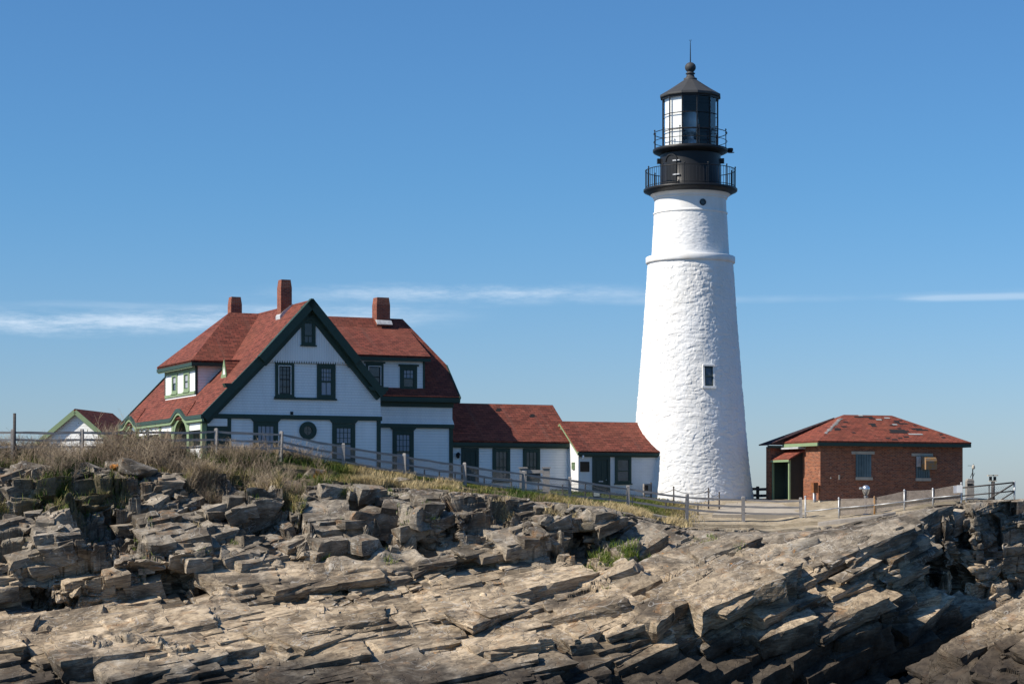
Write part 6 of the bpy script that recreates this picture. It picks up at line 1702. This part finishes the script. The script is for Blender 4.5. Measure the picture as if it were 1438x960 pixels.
def surf(x_, y_):
    iu_ = int(np.clip(np.searchsorted(U[:, 0], x_), 0, VD.shape[0]-1)); v = VD[iu_]; ypx = HY-F*v[:, 2]/v[:, 1]
    k = int(np.argmin(np.abs(ypx-y_)+np.where(T[iu_] < 4.6, 40, 0)+np.where(T[iu_] > 8.4, 40, 0))); return v[k]
mk = (soil > .25)*(T > np.where((ipx > 240) & (ipx < 430), 5.2, 5.7))*(T < 8.2)*(ipx < 470)*np.clip(.3+clump*3.5, .02, 1)*np.where(ipx > 360, .7, 1)*(1-sstep(400, 470, ipx))
b_, iu, it = pick(mk, 2700)
roots = [(q[0], q[1], q[2], brs.uniform(.35, .8)*(1.55 if (150 < ipx[i, j] < 240) else 1.15 if ipx[i, j] < 150 else (1.0 if 260 < ipx[i, j] < 440 else .85)), 2) for q, i, j in zip(b_, iu, it)]
o = twigs('dry_brush', roots, brs); o['kind'] = 'stuff'
M_LEAFY = blade_mat('olive_leaves', [(0, (.05, .06, .02)), (.5, (.12, .13, .045)), (1, (.22, .20, .09))])
def bush(label, x_, y_, Yoff, h_, cnt, leaves=0, spread=.35, name='bramble_bush'):
    c = surf(x_, y_); base = Vector((c[0], c[1]+Yoff, c[2])); t_ = thing(name, label, 'bush', base); OFF[t_.name] = tuple(base)
    o_ = twigs('branches', [(base.x+brs.gauss(0, spread), base.y+brs.gauss(0, spread), base.z, h_*brs.uniform(.6, 1), 2) for _ in range(cnt)], brs)
    o_.data.transform(Matrix.Translation(-base)); o_.parent = t_
    if leaves:
        lb = np.array([[base.x+brs.gauss(0, spread*1.1), base.y+brs.gauss(0, spread), base.z+h_*brs.uniform(.2, 1.2)] for _ in range(leaves)])
        l_ = blade_mesh('leaves', lb-np.array(base), np.full(leaves, .07), np.full(leaves, .05), grs.random(leaves)*1.5, np.clip(grs.normal(.6, .25, leaves), 0, 1), M_LEAFY); l_.parent = t_
    return t_
bush('tall bare bramble rising above the rail fence in front of the garage roof', 148, 648, .4, 1.55, 16, 60, .55)
bush('tall twiggy bush with a few green leaves left of the porch arch', 196, 650, .2, 1.35, 26, 420, .5)
bush('thin bare bush reaching up to the round window of the big house', 425, 652, .3, 1.1, 16, 0, .5)
bush('low grey dry shrub in the tan grass below the long wing', 690, 703, 0, .55, 22, 0, .35, 'dry_shrub')
bush('small dry shrub in the grass below the timber frame', 752, 706, 0, .4, 14, 0, .3, 'dry_shrub')

# loose boulders on the bluff
def boulder(label, x_, y_, sx_, sy_, sz_, seed, rot, tilt=.12, lichen=0.0):
    c = surf(x_, y_); r_ = random.Random(seed)
    base = Vector((c[0], c[1], c[2])); t_ = bmesh.new()
    pts_ = []
    for _ in range(22):
        v = Vector((r_.uniform(-1, 1), r_.uniform(-1, 1), r_.uniform(-1, 1)))
        m_ = max(abs(v.x), abs(v.y), abs(v.z)); v = v/m_*r_.uniform(.82, 1)
        pts_.append(Vector((v.x*sx_, v.y*sy_, v.z*sz_)))
    for p in pts_: t_.verts.new(p)
    res = bmesh.ops.convex_hull(t_, input=t_.verts)
    junk = [e for e in res.get('geom_interior', []) if isinstance(e, bmesh.types.BMVert)]
    if junk: bmesh.ops.delete(t_, geom=junk, context='VERTS')
    bmesh.ops.bevel(t_, geom=list(t_.edges), offset=min(sx_, sz_)*.07, segments=1, affect='EDGES')
    bmesh.ops.triangulate(t_, faces=t_.faces)
    bmesh.ops.subdivide_edges(t_, edges=t_.edges, cuts=3, use_grid_fill=True)
    R3 = Matrix.Rotation(rot, 3, 'Z') @ Matrix.Rotation(tilt, 3, 'Y') @ Matrix.Rotation(-.18, 3, 'X')
    co = np.array([v.co for v in t_.verts]); nz_ = fbm(co[:, 0]*2.5+seed, co[:, 1]*2.5, co[:, 2]*5, 700+seed, 4)
    for v, q in zip(t_.verts, nz_):
        v.co = R3 @ (v.co*(1+q*.16))+Vector((0, 0, sz_*.05))
    me = bpy.data.meshes.new('boulder'); t_.to_mesh(me); t_.free(); me.materials.append(M_ROCKL if lichen else M_ROCK)
    for nm, val in (('blk', r_.uniform(.3, .8)), ('soil', 0), ('pad', 0)):
        at = me.attributes.new(nm, 'FLOAT', 'POINT'); at.data.foreach_set('value', np.full(len(me.vertices), val, np.float32))
    ob = bpy.data.objects.new('boulder', me); ob.location = base; COL.objects.link(ob)
    tag(ob, label, 'boulder'); return ob
def lichen_rock():
    m = M_ROCK.copy(); m.name = 'lichen_rock'; t = m.node_tree; bs = t.nodes['Principled BSDF']; src = bs.inputs['Base Color'].links[0].from_socket
    co = t.nodes.new('ShaderNodeTexCoord'); n_ = t.nodes.new('ShaderNodeTexNoise'); n_.inputs['Scale'].default_value = 1.4; n_.inputs['Detail'].default_value = 5; t.links.new(co.outputs['Object'], n_.inputs['Vector'])
    r_ = t.nodes.new('ShaderNodeValToRGB'); r_.color_ramp.elements[0].position = .55; r_.color_ramp.elements[1].position = .62; t.links.new(n_.outputs['Fac'], r_.inputs[0])
    mx = t.nodes.new('ShaderNodeMix'); mx.data_type = 'RGBA'; t.links.new(r_.outputs['Color'], mx.inputs[0]); t.links.new(src, mx.inputs[6]); mx.inputs[7].default_value = (.50, .20, .04, 1); t.links.new(mx.outputs[2], bs.inputs['Base Color']); return m
M_ROCKL = lichen_rock()
boulder('grey boulder splashed with bright orange lichen on the crest below the round window', 440, 668, .75, .6, .42, 3, .4, .2, 1)
boulder('broad flat pale slab of rock topping the bluff at the far left', 48, 664, 1.15, .9, .36, 5, .25, .16)
boulder('long grey boulder tilted against its neighbours below the tall bramble', 128, 664, .8, .7, .36, 9, .5, .28)
boulder('squat dark boulder with an orange top beside the long grey one', 157, 655, .42, .5, .38, 11, .2, .05, 1)
boulder('large angular block with a flat tilted top left of the porch arch', 192, 662, .95, .8, .48, 13, .35, .22)
boulder('low flat rock half sunk in grass below the lower right window', 560, 678, .55, .5, .16, 17, .1, .1)
